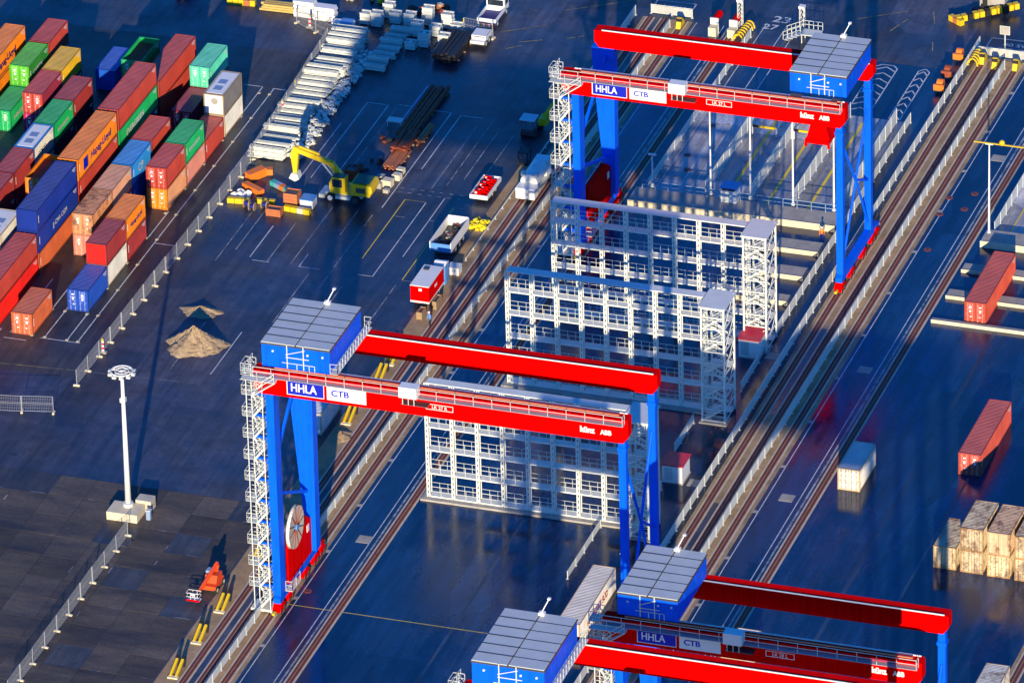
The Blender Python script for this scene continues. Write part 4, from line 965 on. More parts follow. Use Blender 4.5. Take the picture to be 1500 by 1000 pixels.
fence('long wire mesh fence along the right side of the stacked containers', (-42.0, -22.4), (-41.5, 32)); fence('wire mesh fence along the left side of the galvanized beam stacks', (-41.7, 33), (-43.3, 63.5), 2)
fence('wire mesh fence running over the concrete slabs below the lamp mast', (-25.3, -86), (-25.2, -51.6), 3); fence('short wire mesh fence at the left edge, away from the containers', (-55.8, -31.5), (-42.2, -28.8), 4)
fence('short wire mesh fence in front of the white panel stacks at the top', (-42.6, 63.8), (-48.6, 67.4), 5)
fence('wire mesh fence beside the white truck at the top', (-29.0, 70.2), (-25.2, 69.6), 6)
def baken(label, x, y):
    t = thing('warning_board', label, 'warning board', (x, y, 0), group='striped warning boards on the fences')
    for i in range(5): MB().b(x-0.14, x+0.14, y-0.03, y+0.03, 0.2+i*0.26, 0.455+i*0.26).build('stripe', 'crane_red' if i % 2 else 'white', t)
    MB().b(x-0.4, x+0.4, y-0.2, y+0.2, 0, 0.195).build('foot', 'concrete', t); MB().tube((x, y, 1.5), (x, y, 1.75), 0.12, 10).build('lamp', 'yellow', t)
baken('red and white warning board near the bottom end of the long container fence', -41.9, -14.6); baken('red and white warning board in front of the white panel stacks', -46.7, 66.6); baken('red and white warning board on the fence beside the beam stacks', -42.4, 45.0)

# ------------------------------------------------------------------ lamp mast
t = thing('lamp_mast', 'tall white lamp mast with a round head on a concrete block', 'lamp mast', (-26.8, -47.1, 0))
MB().tube((-26.8, -47.1, 0.9), (-26.8, -47.1, 17.1), 0.33, 12, 0.17).build('pole', 'white', t, True)
MB().b(-28.6, -25.2, -48.9, -46.4, 0.0, 0.95).build('base_block', 'concrete_cream', t); MB().b(-26.3, -24.6, -46.3, -44.9, 0, 1.3).build('base_block', 'concrete_pale', t)
MB().tube((-26.8, -47.1, 0.951), (-26.8, -47.1, 1.35), 0.55, 12).build('flange', 'galv', t); MB().c(-26.8, -47.1, 13.6, 0.55, 0.55, 0.5).build('collar', 'white', t)
m = MB(); n = 20
for i in range(n):
    a, b_ = 2*math.pi*i/n, 2*math.pi*(i+1)/n
    for rr in (1.15, 0.72): m.bar((-26.8+rr*math.cos(a), -47.1+rr*math.sin(a), 17.0), (-26.8+rr*math.cos(b_), -47.1+rr*math.sin(b_), 17.0), 0.09, 0.12)
for i in range(6):
    a = math.pi*i/3; m.bar((-26.8, -47.1, 17.0), (-26.8+1.15*math.cos(a), -47.1+1.15*math.sin(a), 17.0), 0.07, 0.07)
hd = m.build('lamp_ring', 'white', t)
for i in range(10):
    a = 2*math.pi*i/10; MB().c(-26.8+1.25*math.cos(a), -47.1+1.25*math.sin(a), 16.8, 0.42, 0.36, 0.26).build('floodlight', 'galv', hd)
t = thing('cable_cabinet', 'pale cabinet standing beside the foot of the lamp mast', 'cabinet', (-24.4, -47.6, 0))
MB().b(-24.55, -24.1, -47.9, -47.5, 0.013, 1.1).build('body', 'stud_blue', t); MB().b(-24.6, -24.05, -47.95, -47.45, 1.102, 1.16).build('lid', 'galv', t)

# ------------------------------------------------------------------ heaps of sand
def heap(label, cx, cy, rx, ry, h, seed, mat='sand', ring=False):
    r = random.Random(seed); m = MB(); N, Q = 24, 72; vs_ = []; off = [r.uniform(0, 6.28) for _ in range(6)]
    for i in range(N+1):
        u = i/N
        for j in range(Q):
            a = 2*math.pi*j/Q; wob = 1+0.10*math.sin(3*a+off[0])+0.07*math.sin(5*a+off[1])+0.05*math.sin(9*a+off[2])
            prof = (1-u)**1.15 if not ring else math.sin(math.pi*min(1, u*1.0))**0.8*0.9+0.15*(1-u)
            z = h*prof*(1+0.08*math.sin(4*a+off[3]))+ (r.uniform(-.06, .06)*h if 0 < i < N else 0)
            if i == N: z = -0.03
            vs_.append((cx+rx*u*wob*math.cos(a)+r.uniform(-.05, .05), cy+ry*u*wob*math.sin(a)+r.uniform(-.05, .05), max(z, -0.03)))
    m.add(vs_, [(i*Q+j, (i+1)*Q+j, (i+1)*Q+(j+1) % Q, i*Q+(j+1) % Q) for i in range(N) for j in range(Q)])
    return tag(m.build('sand_heap', mat, None, True), label, 'sand heap', 'heaps of sand')
heap('large pointed heap of sand on the open yard', -32.9, -10.2, 3.4, 2.9, 2.25, 1); heap('low crescent of sand behind the large pointed heap', -34.9, -2.8, 2.4, 1.5, 0.7, 2)
heap('small flat heap of sand beside the rails behind the blue leg', -10.9, -25.2, 1.2, 1.9, 0.6, 3)

# ------------------------------------------------------------------ excavator
def wheel(parent, x, y, z, r, wd, axis='y', rim='galv'):
    d = Vector((0, wd/2, 0)) if axis == 'y' else Vector((wd/2, 0, 0)); c = Vector((x, y, z))
    w_ = MB().tube(c-d, c+d, r, 16).build('wheel', 'rubber', parent); MB().tube(c-d*1.06, c+d*1.06, r*0.58, 12).build('rim', rim, w_); return w_
t = thing('wheeled_excavator', 'yellow wheeled excavator with its arm raised over the orange debris', 'excavator', (-28.4, 27, 0))
for x in (-29.9, -27.0):
    for y in (25.9, 28.1): wheel(t, x, y, 0.52, 0.52, 0.45, 'y', 'white' if x < -29 else 'dark_steel')
MB().b(-30.6, -26.3, 26.3, 27.7, 0.55, 0.95).b(-29.3, -27.5, 25.75, 26.28, 0.45, 0.80).build('chassis', 'galv', t); MB().b(-31.3, -30.62, 25.9, 28.1, 0.3, 0.75).build('dozer_blade', 'galv', t)
MB().tube((-28.3, 27, 0.951), (-28.3, 27, 1.15), 0.75, 16).build('slew_ring', 'dark_steel', t)
MB().b(-29.9, -25.2, 25.75, 28.2, 1.152, 1.45).build('deck', 'yellow', t)
MB().prism([(-27.4, 1.453), (-25.1, 1.453), (-24.9, 1.9), (-25.0, 2.55), (-27.4, 2.65)], 'y', 25.7, 28.25).build('engine_cover', 'yellow', t); MB().b(-26.8, -25.7, 25.66, 25.697, 1.6, 2.2).build('grille', 'dark_steel', t)
MB().b(-27.2, -25.3, 25.95, 28.0, 2.653, 2.75).build('engine_lid', 'dark_tarp', t)
cb = MB().prism([(-29.95, 1.453), (-28.1, 1.453), (-28.1, 3.1), (-29.6, 3.1), (-29.95, 2.4)], 'y', 25.75, 26.9).build('cab', 'yellow', t)
MB().b(-29.6, -28.45, 25.70, 25.747, 1.95, 2.9).build('window', 'glass', cb); MB().b(-29.55, -28.2, 25.8, 26.85, 3.103, 3.15).build('roof_hatch', 'dark_tarp', cb)
MB().bar((-28.7, 27.5, 1.9), (-30.3, 27.5, 4.0), 0.5, 0.6).bar((-30.2, 27.5, 3.9), (-34.3, 27.5, 5.1), 0.45, 0.55).build('boom', 'yellow', t)
MB().tube((-29.4, 27.15, 1.8), (-31.2, 27.15, 4.0), 0.11, 8).tube((-29.4, 27.85, 1.8), (-31.2, 27.85, 4.0), 0.11, 8).build('boom_cylinder', 'galv', t)
MB().bar((-31.6, 27.5, 4.85), (-34.0, 27.5, 5.5), 0.22, 0.22).build('arm_cylinder', 'yellow', t)
MB().prism([(-34.55, 5.5), (-34.0, 5.4), (-34.35, 2.2), (-34.75, 2.2), (-35.05, 4.6)], 'y', 27.25, 27.75).build('arm', 'yellow', t)
MB().prism([(-34.9, 2.25), (-34.2, 2.25), (-34.0, 1.6), (-34.5, 1.3), (-35.2, 1.6)], 'y', 26.95, 28.05).build('grab', 'galv', t)

# ------------------------------------------------------------------ debris round the excavator
def gbar(name, label, cat, p, q, wd, h, mat, group):
    t = thing(name, label, cat, p, group=group); p, q = Vector(p), Vector(q)
    n = max(1, round((q-p).length/0.75))
    for i in range(n): MB().bar(p.lerp(q, i/n+0.01), p.lerp(q, (i+1)/n-0.01), wd, h).build('segment', mat if not isinstance(mat, list) else mat[i % len(mat)], t)
    return t
GB = 'barrier blocks laid round the excavator'
gbar('barrier_block', 'yellow barrier block at the left end beside the white blob', 'barrier', (-41.0, 22.6, 0.3), (-38.4, 22.9, 0.3), 0.55, 0.6, ['yellow', 'yellow'], GB)
gbar('barrier_block', 'yellow barrier block in the middle behind the wooden spools', 'barrier', (-37.8, 23.3, 0.3), (-35.6, 23.4, 0.3), 0.5, 0.55, 'yellow', GB)
gbar('barrier_block', 'striped yellow barrier block at the right end under the white box', 'barrier', (-34.2, 22.5, 0.3), (-31.0, 22.2, 0.3), 0.55, 0.6, ['yellow', 'yellow', 'concrete_cream', 'yellow'], GB)
GO = 'orange plastic barriers thrown together'
gbar('plastic_barrier', 'orange plastic barrier lying lengthwise nearest the white blob', 'barrier', (-40.4, 26.6, 0.35), (-37.8, 25.1, 0.35), 0.8, 0.6, 'orange', GO)
gbar('plastic_barrier', 'orange plastic barrier standing at the back of the pile', 'barrier', (-40.5, 27.9, 0.5), (-39.2, 29.9, 0.6), 1.0, 1.0, 'orange', GO)
gbar('plastic_barrier', 'orange and teal plastic barrier lying towards the rusty box', 'barrier', (-37.6, 27.9, 0.35), (-34.3, 26.0, 0.35), 0.7, 0.55, ['teal', 'stud_blue', 'orange', 'teal', 'orange'], GO)
gbar('plastic_barrier', 'orange plastic barrier end at the top right of the pile', 'barrier', (-38.9, 29.8, 0.6), (-38.2, 30.0, 0.6), 0.8, 0.7, ['orange', 'teal'], GO)
def lump_pile(name, label, cat, cx, cy, rx, ry, h, n, mat, seed, s=0.4, group=None, part='lump'):
    t = thing(name, label, cat, (cx, cy, 0), group=group); r = random.Random(seed); mats = mat if isinstance(mat, list) else [mat]
    for i in range(n):
        a, q = r.uniform(0, 6.28), math.sqrt(r.random()); k = r.uniform(0.6, 1.2)*s
        MB().blob(cx+rx*q*math.cos(a), cy+ry*q*math.sin(a), max(k*0.6, h*(1-q)*r.uniform(0.5, 1)), k, k, k*0.7, r, 0.25, 7, 4).build(part, mats[i % len(mats)], t)
    return t
lump_pile('sack_pile', 'white sacks heaped behind the left yellow barrier block', 'sacks', -40.0, 24.3, 1.0, 0.7, 0.8, 7, 'white', 5, 0.45, part='sack')
def crate(name, label, cat, x0, x1, y0, y1, z0, z1, mat, group=None, slats=4):
    t = thing(name, label, cat, (x0, y0, z0), group=group); hh = (z1-z0)/slats
    for i in range(slats):
        z = z0+i*hh; MB().b(x0, x1, y0, y0+0.08, z+0.02, z+hh-0.02).b(x0, x1, y1-0.08, y1, z+0.02, z+hh-0.02).b(x0, x0+0.08, y0+0.081, y1-0.081, z+0.02, z+hh-0.02).b(x1-0.08, x1, y0+0.081, y1-0.081, z+0.02, z+hh-0.02).build('slat', mat, t)
    MB().b(x0+0.1, x1-0.1, y0+0.1, y1-0.1, z0+0.05, z1-0.12).build('load', 'dark_steel', t)
    for x in (x0+0.05, x1-0.05):
        for y in (y0-0.03, y1+0.03): MB().c(x, y, (z0+z1)/2, 0.1, 0.055, z1-z0).build('corner_post', mat, t)
    return t

M['orange_rust'] = paint('orange_rust', (0.55, 0.17, 0.06), 0.7, 0.3, dirt_amt=0.4)
crate('steel_crate', 'rust-orange steel crate under the excavator grab', 'crate', -34.6, -33.0, 23.4, 24.8, 0.0, 1.6, 'orange_rust')
crate('steel_crate', 'low rusty crate in front of the yellow barrier blocks', 'crate', -35.7, -34.0, 20.6, 21.6, 0.0, 0.9, 'orange_rust')
t = thing('site_box', 'white box with a blue lid beside the rusty crate', 'box', (-32.7, 23.6, 0)); MB().b(-32.7, -31.2, 23.5, 25.0, 0.0, 0.95).build('body', 'white', t); MB().b(-32.75, -31.15, 23.45, 25.05, 0.953, 1.05).build('lid', 'pale_blue', t)
for k, (x, y) in enumerate(((-38.4, 21.9), (-37.6, 21.4), (-36.4, 22.2))):
    t = thing('cable_spool', ('leftmost', 'middle', 'rightmost')[k]+' of three wooden cable spools before the yellow blocks', 'spool', (x, y, 0), group='small wooden cable spools')
    for d in (-0.3, 0.3): MB().tube((x+d-0.04, y, 0.5), (x+d+0.04, y, 0.5), 0.5, 14).build('flange', 'wood', t)
    MB().tube((x-0.259, y, 0.5), (x+0.259, y, 0.5), 0.27, 12).build('drum', 'navy', t)

# ------------------------------------------------------------------ steel stock
r = random.Random(11)
def steel(label, x0, x1, y0, y1, n, layers, mat, wd, group='rusty steel stock on the yard', name='steel_stack', cat='steel stack'):
    t = thing(name, label, cat, (x0, y0, 0), group=group)
    for k in range(layers):
        for i in range(n):
            x = x0+(x1-x0)*(i+0.5)/n+r.uniform(-.05, .05); a, b_ = y0+r.uniform(-.5, .5), y1+r.uniform(-.5, .5)
            MB().bar((x, a, 0.15+wd*(k+0.5)), (x+r.uniform(-.12, .12), b_, 0.15+wd*(k+0.5)), (x1-x0)/n*0.82, wd*0.85).build('beam', mat, t)
    for y in (y0+1, (y0+y1)/2, y1-1): MB().b(x0-0.1, x1+0.1, y-0.1, y+0.1, 0.0, 0.14).build('bearer', 'wood', t)
steel('long rust-brown stack of sheet piles in the shade', -27.9, -25.8, 43.0, 55.2, 5, 2, 'rust', 0.28); steel('rust-brown stack of flat plates at the near end of the sheet piles', -27.3, -25.4, 39.2, 43.6, 3, 3, 'rust', 0.24)
steel('bundle of thin rusty bars fanning out before the plates', -27.0, -25.0, 34.8, 39.6, 9, 2, 'orange_rust', 0.12); steel('short orange-rust bars beside the brown stack', -25.1, -24.5, 41.5, 45.6, 3, 3, 'orange_rust', 0.2)
steel('pale pair of long pipes on the far end of the sheet piles', -28.6, -28.0, 47, 55, 2, 1, 'stud_blue', 0.2)
steel('dark scrap stack of sheet piles near the galvanized boxes', -30.2, -27.3, 62.2, 68.6, 6, 4, 'black', 0.25)
for k, (x, y) in enumerate(((-29.2, 34.2), (-27.9, 36.6), (-28.8, 41.6))): lump_pile('scrap_heap', ('nearest', 'middle', 'farthest')[k]+' of three dark scrap heaps left of the sheet piles', 'scrap heap', x, y, 0.9, 0.7, 0.6, 7, ['dark_steel', 'rust', 'black'], 30+k, 0.35, 'dark scrap heaps')
crate('steel_crate', 'brown crate in the shade right behind the excavator', 'crate', -30.2, -28.9, 31.4, 32.8, 0, 1.2, 'rust')
for k, (x, y, s) in enumerate(((-25.9, 30.6, 0.9), (-25.0, 31.2, 1.1), (-24.5, 33.0, 0.9), (-24.6, 34.6, 0.8), (-24.6, 29.6, 0.6), (-26.2, 32.4, 0.8))):
    t = tag(MB().prism([(x-s*0.55, y-s*0.4), (x+s*0.5, y-s*0.5), (x+s*0.6, y+s*0.35), (x-s*0.4, y+s*0.5)], 'z', 0.0, s*0.75).build('concrete_lump', 'concrete_cream' if k in (1, 2, 3) else 'concrete'), ORD[k]+' of six broken concrete lumps near the end of the rusty bars, from the excavator', 'concrete lump', 'broken concrete lumps')
t = thing('work_bench', 'small pale bench left of the long sheet pile stack', 'bench', (-29.8, 45.2, 0)); MB().b(-29.9, -28.1, 45.1, 46.2, 0.62, 0.74).build('top', 'galv', t)
for x in (-29.8, -28.2):
    for y in (45.2, 46.1): MB().c(x, y, 0.309, 0.1, 0.1, 0.618).build('leg', 'galv', t)

# galvanized beam stacks beside the fence
def channel_pair(h):
    m = MB()
    for c in (-0.16, 0.16):
        m.b(-h, h, c-0.115, c+0.115, 0.0, 0.018).b(-h, h, c-0.115, c-0.095, 0.018, 0.21).b(-h, h, c+0.095, c+0.115, 0.018, 0.21)
        for x in (-0.85*h, -0.3*h, 0.35*h, 0.9*h): m.b(x-0.05, x+0.05, c-0.095, c+0.095, 0.14, 0.20)
    return m
galv_beam = mesh_of(channel_pair(2.1), 'beam', 'galv')
galv_short = mesh_of(channel_pair(1.3), 'beam', 'galv')
galv_box = mesh_of(MB().b(-0.62, 0.62, -0.5, 0.5, 0, 0.06).b(-0.62, -0.54, -0.5, 0.5, 0.06, 0.36).b(0.54, 0.62, -0.5, 0.5, 0.06, 0.36).b(-0.54, 0.54, -0.5, -0.44, 0.06, 0.30).b(-0.54, 0.54, 0.44, 0.5, 0.06, 0.30).b(-0.66, 0.66, -0.54, -0.36, 0.36, 0.44).b(-0.66, 0.66, 0.36, 0.54, 0.36, 0.44).b(-0.2, 0.2, -0.36, 0.36, 0.3, 0.4), 'box', 'galv')
knot = mesh_of(MB().b(-0.45, 0.45, -0.04, 0.04, 0, 0.22).b(-0.04, 0.04, -0.25, 0.25, 0, 0.35).b(-0.22, 0.22, -0.22, 0.22, 0.35, 0.38), 'bracket', 'galv')
def gstack(label, x, y, me, n, dz, seed, nm='galvanized_stack', pn='beam', jit=0.12, group='galvanized rack beams stacked beside the fence'):
    q = random.Random(seed); t = thing(nm, label, 'beam stack', (x, y, 0), group=group)
    for b_ in (-1.0, 1.0): piece('bearer', mesh_bearer, t, (b_, 0, 0))
    for k in range(n): piece(pn, me, t, (q.uniform(-jit, jit), q.uniform(-jit, jit)*0.7, 0.12+k*dz), (0, 0, q.uniform(-.03, .03)))
    return t
mesh_bearer = mesh_of(MB().b(-0.06, 0.06, -0.5, 0.5, 0, 0.115), 'bearer', 'wood')
for k in range(28):
    y = 33.8+k*1.18; gstack(ORD[k]+' galvanized beam stack, counted away from the orange barriers, along the fence', -40.2+r.uniform(-.35, .35)-k*0.035, y, galv_beam, r.choice((3, 4, 4, 5, 6)), 0.235, 100+k, jit=0.22)
for k in range(20):
    y = 35.0+k*1.35
    t = thing('bracket_pile', ORD[k]+' pile of galvanized brackets from the excavator, beside the long beam stacks', 'bracket pile', (-37.2-k*0.03, y, 0), group='galvanized brackets heaped beside the stacks')
    for j in range(11): piece('bracket', knot, t, (r.uniform(-.8, .8), r.uniform(-.9, .9), r.uniform(0, 0.35)), (r.uniform(-.5, .5), r.uniform(-.5, .5), r.uniform(0, 3)))
for k in range(7): gstack(ORD[k]+' short galvanized beam stack from the near end of the shaded second row', -35.9+r.uniform(-.2, .2), 58.2+k*1.6, galv_short, r.choice((3, 4, 4)), 0.235, 200+k, group='short galvanized beams in the second row')
for k, (x, y, n) in enumerate(((-33.6, 64.6, 2), (-32.3, 65.6, 4), (-33.9, 68.0, 4), (-31.9, 68.6, 3), (-35.5, 70.0, 4), (-33.7, 71.2, 5), (-31.2, 71.0, 4), (-37.5, 70.6, 3), (-39.3, 69.2, 4), (-40.8, 69.6, 3), (-38.7, 71.8, 4), (-30.2, 66.6, 3), (-29.9, 70.4, 2))):
    gstack(ORD[k]+' stack of galvanized boxes in the cluster at the top, from the dark scrap side', x, y, galv_box, n, 0.45, 300+k, pn='box', jit=0.06, group='galvanized boxes stacked at the top')
sheet_me = mesh_of(MB().b(-1.25, 1.25, -0.6, 0.6, 0, 0.26), 'panel', 'white')
for k, (x, y, n) in enumerate(((-48.3, 69.6, 7), (-45.7, 69.3, 6), (-42.9, 67.6, 3))):
    t = thing('panel_stack', ('tall white panel stack at the left behind the mesh fence', 'white panel stack in the middle behind the striped board', 'low white panel stack with a blue sheet near the beam stacks')[k], 'panel stack', (x, y, 0), group='white panels stacked at the top')
    for j in range(n): piece('panel', sheet_me, t, (r.uniform(-.06, .06), r.uniform(-.05, .05), j*0.29))
    if k == 2: MB().b(x-0.3, x+1.1, y-0.4, y+0.8, n*0.29, n*0.29+0.05).build('cover_sheet', 'pale_blue', t)
gbar('barrier_block', 'row of yellow barrier blocks at the top left', 'barrier', (-58.2, 70.2, 0.35), (-54.8, 70.5, 0.35), 0.7, 0.7, ['yellow', 'yellow', 'yellow', 'orange_rust'], None)

M['timber'] = paint('timber', (0.60, 0.42, 0.12), 0.8, 0.2, dirt_amt=0.3)
t = thing('timber_stack', 'bundle of yellow timber beams beside the white panel stacks', 'timber stack', (-53.6, 69.6, 0))
for j in range(9): MB().bar((-53.7+r.uniform(-.3, .3), 69.5+(j % 3)*0.45, 0.2+(j//3)*0.3), (-49.9+r.uniform(-.3, .3), 69.6+(j % 3)*0.45, 0.2+(j//3)*0.3), 0.3, 0.24).build('beam', 'timber', t)
for k, (x, y) in enumerate(((-36.0, 74.0), (-33.6, 75.0), (-44.0, 75.4), (-41.0, 75.6))): lump_pile('scrap_heap', ('red-brown scrap heap behind the galvanized boxes', 'orange scrap heap with pink scraps behind the galvanized boxes', 'dark scrap heap at the top edge', 'dark scrap heap beside the top edge with one yellow lump')[k], 'scrap heap', x, y, 1.3, 0.9, 0.9, 9, [['rust', 'dark_steel'], ['orange_rust', 'rust', 'pinkish'], ['dark_steel', 'concrete'], ['black', 'yellow', 'dark_steel']][k] if k != 1 else ['orange_rust', 'rust', 'concrete'], 50+k, 0.45)
# ------------------------------------------------------------------ vehicles and machines
def small_truck(name, label, cat, x0, x1, y0, y1, zb, zt, bodym, cabm, cab_len, cab_z, parts='flat'):
    t = thing(name, label, cat, (x0, y0, 0)); xm = (x0+x1)/2
    MB().b(x0+0.15, x1-0.15, y0+0.1, y1-0.1, 0.45, 0.62).build('chassis', 'dark_steel', t)
    for y in (y0+0.8, y1-0.9):
        for x in (x0+0.18, x1-0.18): wheel(t, x, y, 0.42, 0.42, 0.28, 'x', 'galv')
    cb = MB().prism([(y1-cab_len, 0.63), (y1, 0.63), (y1, 1.3), (y1-0.35, cab_z), (y1-cab_len, cab_z)], 'x', x0+0.05, x1-0.05).build('cab', cabm, t)
    MB().b(x0+0.2, x1-0.2, y1-cab_len-0.02, y1-cab_len-0.003, 1.35, cab_z-0.2).build('rear_window', 'glass', cb)
    for s, xx in ((-1, x0+0.03), (1, x1-0.03)): MB().c(xx, y1-cab_len*0.5, (1.3+cab_z)/2, 0.035, cab_len*0.55, cab_z-1.5).build('side_window', 'glass', cb)
    return t
# white flatbed truck and van at the top
t = small_truck('flatbed_truck', 'white flatbed truck with an empty dark bed at the top', 'truck', -28.0, -25.7, 72.0, 77.0, 0.63, 1.2, 'white', 'white', 1.6, 2.3)
MB().b(-28.0, -25.7, 72.0, 75.3, 0.63, 0.8).build('bed', 'navy', t)
for a in ((-28.0, -27.9, 72.0, 75.3), (-25.8, -25.7, 72.0, 75.3), (-27.89, -25.81, 72.0, 72.1), (-27.89, -25.81, 75.2, 75.3)): MB().b(*a, 0.803, 1.25).build('side_board', 'white', t)
t = small_truck('parked_car', 'small white estate car before the striped board at the top', 'car', -27.1, -25.3, 66.6, 69.4, 0.63, 1.2, 'white', 'white', 2.2, 1.45)
MB().b(-27.05, -25.35, 66.6, 67.2, 0.63, 0.95).build('bonnet', 'white', t)
t = thing('striped_board', 'red and white striped board between the white truck and the car', 'warning board', (-27.5, 71.2, 0))
for i in range(6): MB().b(-27.7+i*0.32, -27.7+(i+1)*0.32-0.01, 71.2, 71.26, 0.6, 0.95).build('stripe', 'crane_red' if i % 2 else 'white', t)
for x in (-27.6, -25.9): MB().b(x-0.04, x+0.04, 71.262, 71.34, 0, 1.4).build('post', 'galv', t)
t = small_truck('parked_car', 'dark blue car cut off by the top edge above the containers', 'car', -64.6, -62.8, 69.6, 73.8, 0.63, 1.2, 'navy', 'sign_blue', 2.6, 1.45)
MB().b(-64.55, -62.85, 69.6, 71.2, 0.63, 0.95).build('boot', 'sign_blue', t)
# dump trailer with rubble
t = thing('dump_trailer', 'white tipping trailer filled with dark rubble', 'trailer', (-14.9, 16.0, 0))
x0, x1, y0, y1 = -14.9, -12.4, 16.2, 22.6
MB().b(x0+0.05, x1-0.05, y0+0.05, y1-0.05, 0.75, 0.85).build('floor', 'dark_steel', t)
MB().b(x0, x0+0.09, y0, y1, 0.855, 2.0).build('side_wall', 'white', t); MB().b(x1-0.09, x1, y0, y1, 0.855, 2.0).build('side_wall', 'white', t)
MB().b(x0+0.092, x1-0.092, y0, y0+0.09, 0.855, 1.8).build('tailgate', 'pale_blue', t); MB().b(x0+0.092, x1-0.092, y1-0.09, y1, 0.855, 2.1).build('front_wall', 'white', t)
MB().b(x0+0.5, x0+1.0, y0-0.02, y0-0.003, 1.0, 1.15).build('number_plate', 'sign_white', t)
for y in (18.0, 19.3, 20.6):
    for x in (x0+0.2, x1-0.2): wheel(t, x, y, 0.45, 0.45, 0.3, 'x', 'galv')
MB().b(x0+0.4, x1-0.4, y0+0.2, y1, 0.55, 0.748).build('chassis', 'dark_steel', t)
lump_pile('rubble_load', 'dark rubble lying in the white tipping trailer', 'rubble', -13.65, 19.3, 1.0, 2.8, 0.5, 46, ['dark_steel', 'rust', 'black', 'concrete'], 77, 0.30)
for o in scene.objects:
    if o.name.startswith('rubble_load'): o.location.z = 1.0
# red box body and blue booth
t = thing('box_trailer', 'red box trailer with a white roof standing beside the rails', 'trailer', (-12.9, 4.4, 0))
x0, x1, y0, y1 = -13.1, -10.95, 4.4, 9.3
MB().b(x0, x1, y0, y1, 0.95, 2.75).build('body', 'crane_red', t); MB().b(x0-0.02, x1+0.02, y0-0.02, y1+0.02, 0.75, 0.947).build('skirt', 'white', t); MB().b(x0-0.03, x1+0.03, y0-0.03, y1+0.03, 2.753, 2.83).build('roof', 'white', t)
for y in (5.6, 8.0):
    for x in (x0+0.2, x1-0.2): wheel(t, x, y, 0.4, 0.4, 0.3, 'x', 'galv')
MB().b(x0+0.3, x1-0.3, y0+0.3, y1-0.3, 0.5, 0.747).build('chassis', 'rust', t); MB().b((x0+x1)/2-0.1, (x0+x1)/2+0.25, y0-0.025, y0-0.003, 2.2, 2.5).build('notice', 'sign_white', t)
MB().b(x0+0.25, x0+0.85, y1-1.2, y1-0.6, 2.834, 2.95).build('vent', 'dark_steel', t); MB().b(x1+0.003, x1+0.02, 6.4, 7.1, 1.8, 2.1).build('notice', 'sign_white', t)

t = thing('toilet_booth', 'blue booth directly behind the red box trailer', 'booth', (-12.4, 10.3, 0)); MB().b(-12.4, -11.1, 10.3, 11.6, 0.05, 2.4).build('wall', 'pale_blue', t); MB().prism([(10.25, 2.403), (11.65, 2.403), (10.95, 2.65)], 'x', -12.45, -11.05).build('roof', 'white', t); MB().b(-11.09, -11.06, 10.5, 11.2, 0.15, 2.2).build('door', 'pale_blue', t)
t = thing('site_box', 'low white box between the blue booth and the white kerb barrier', 'box', (-11.7, 12.8, 0)); MB().b(-11.7, -10.4, 12.8, 14.0, 0.01, 0.85).build('body', 'white', t); MB().b(-11.75, -10.35, 12.75, 14.05, 0.853, 0.95).build('lid', 'galv', t)
crate('timber_crate', 'pale timber crate in front of the red box trailer', 'crate', -11.6, -11.0, 2.0, 3.4, 0.02, 0.9, 'wood')
crate('timber_crate', 'pale timber crate at the side of the red box trailer', 'crate', -10.7, -10.2, 4.6, 6.4, 0.02, 1.0, 'wood', slats=3)
# flatbed trailer with red barriers
t = thing('flat_trailer', 'white flat trailer loaded with red barriers', 'trailer', (-14.7, 30, 0)); MB().b(-14.8, -12.7, 29.8, 34.8, 0.55, 0.75).build('bed', 'white', t)
for a in ((-14.8, -14.7, 29.8, 34.8), (-12.8, -12.7, 29.8, 34.8), (-14.69, -12.81, 29.8, 29.9), (-14.69, -12.81, 34.7, 34.8)): MB().b(*a, 0.753, 1.05).build('side_board', 'white', t)
for y in (31.8, 33.0):
    for x in (-14.6, -12.9): wheel(t, x, y, 0.35, 0.35, 0.25, 'x', 'galv')
for k in range(7):
    y = 30.3+k*0.62; t = thing('red_barrier', ORD[k]+' red barrier from the near end of the white flat trailer', 'barrier', (-13.75, y, 0.76), group='red barriers loaded on the flat trailer')
    MB().b(-14.5, -13.0, y-0.16, y+0.16, 0.76, 1.0).build('base', 'crane_red', t); MB().b(-14.4+0.2*(k % 3), -13.6+0.2*(k % 3), y-0.12, y+0.12, 1.003, 1.35).build('body', 'crane_red', t); MB().b(-14.3+0.2*(k % 3), -14.05+0.2*(k % 3), y-0.135, y-0.122, 1.05, 1.28).build('band', 'white', t)

M['bright_yellow'] = paint('bright_yellow', (0.85, 0.68, 0.01), 0.5, 0.1)
lump_pile('float_heap', 'heap of bright yellow hose floats beside the white kerb barrier', 'heap', -12.0, 25.0, 1.15, 1.5, 0.9, 26, 'bright_yellow', 91, 0.34, part='float')
# white tank machine on the rails
t = thing('tank_wagon', 'white tank machine with a round drum standing on the rails', 'tank machine', (-8.8, 31.6, 0))
MB().b(-9.9, -7.7, 31.4, 32.8, 0.45, 1.75).build('front_box', 'white', t); MB().b(-9.7, -7.9, 32.81, 38.6, 0.45, 0.8).build('frame', 'galv', t)
MB().tube((-8.8, 32.9, 1.85), (-8.8, 36.6, 1.95), 1.0, 20).build('drum', 'white', t, False); MB().tube((-8.8, 32.84, 1.85), (-8.8, 32.9, 1.85), 0.55, 16).build('drum_cover', 'galv', t)
for a in ((-9.6, 33.2), (-8.0, 33.2), (-8.8, 35.0)): MB().c(a[0], a[1], 2.75, 0.35, 0.5, 0.5).build('valve', 'galv', t)
MB().b(-9.6, -8.0, 36.8, 38.4, 0.803, 2.6).build('cabin', 'white', t); MB().b(-9.4, -8.2, 36.76, 36.797, 1.7, 2.4).build('window', 'glass', t)
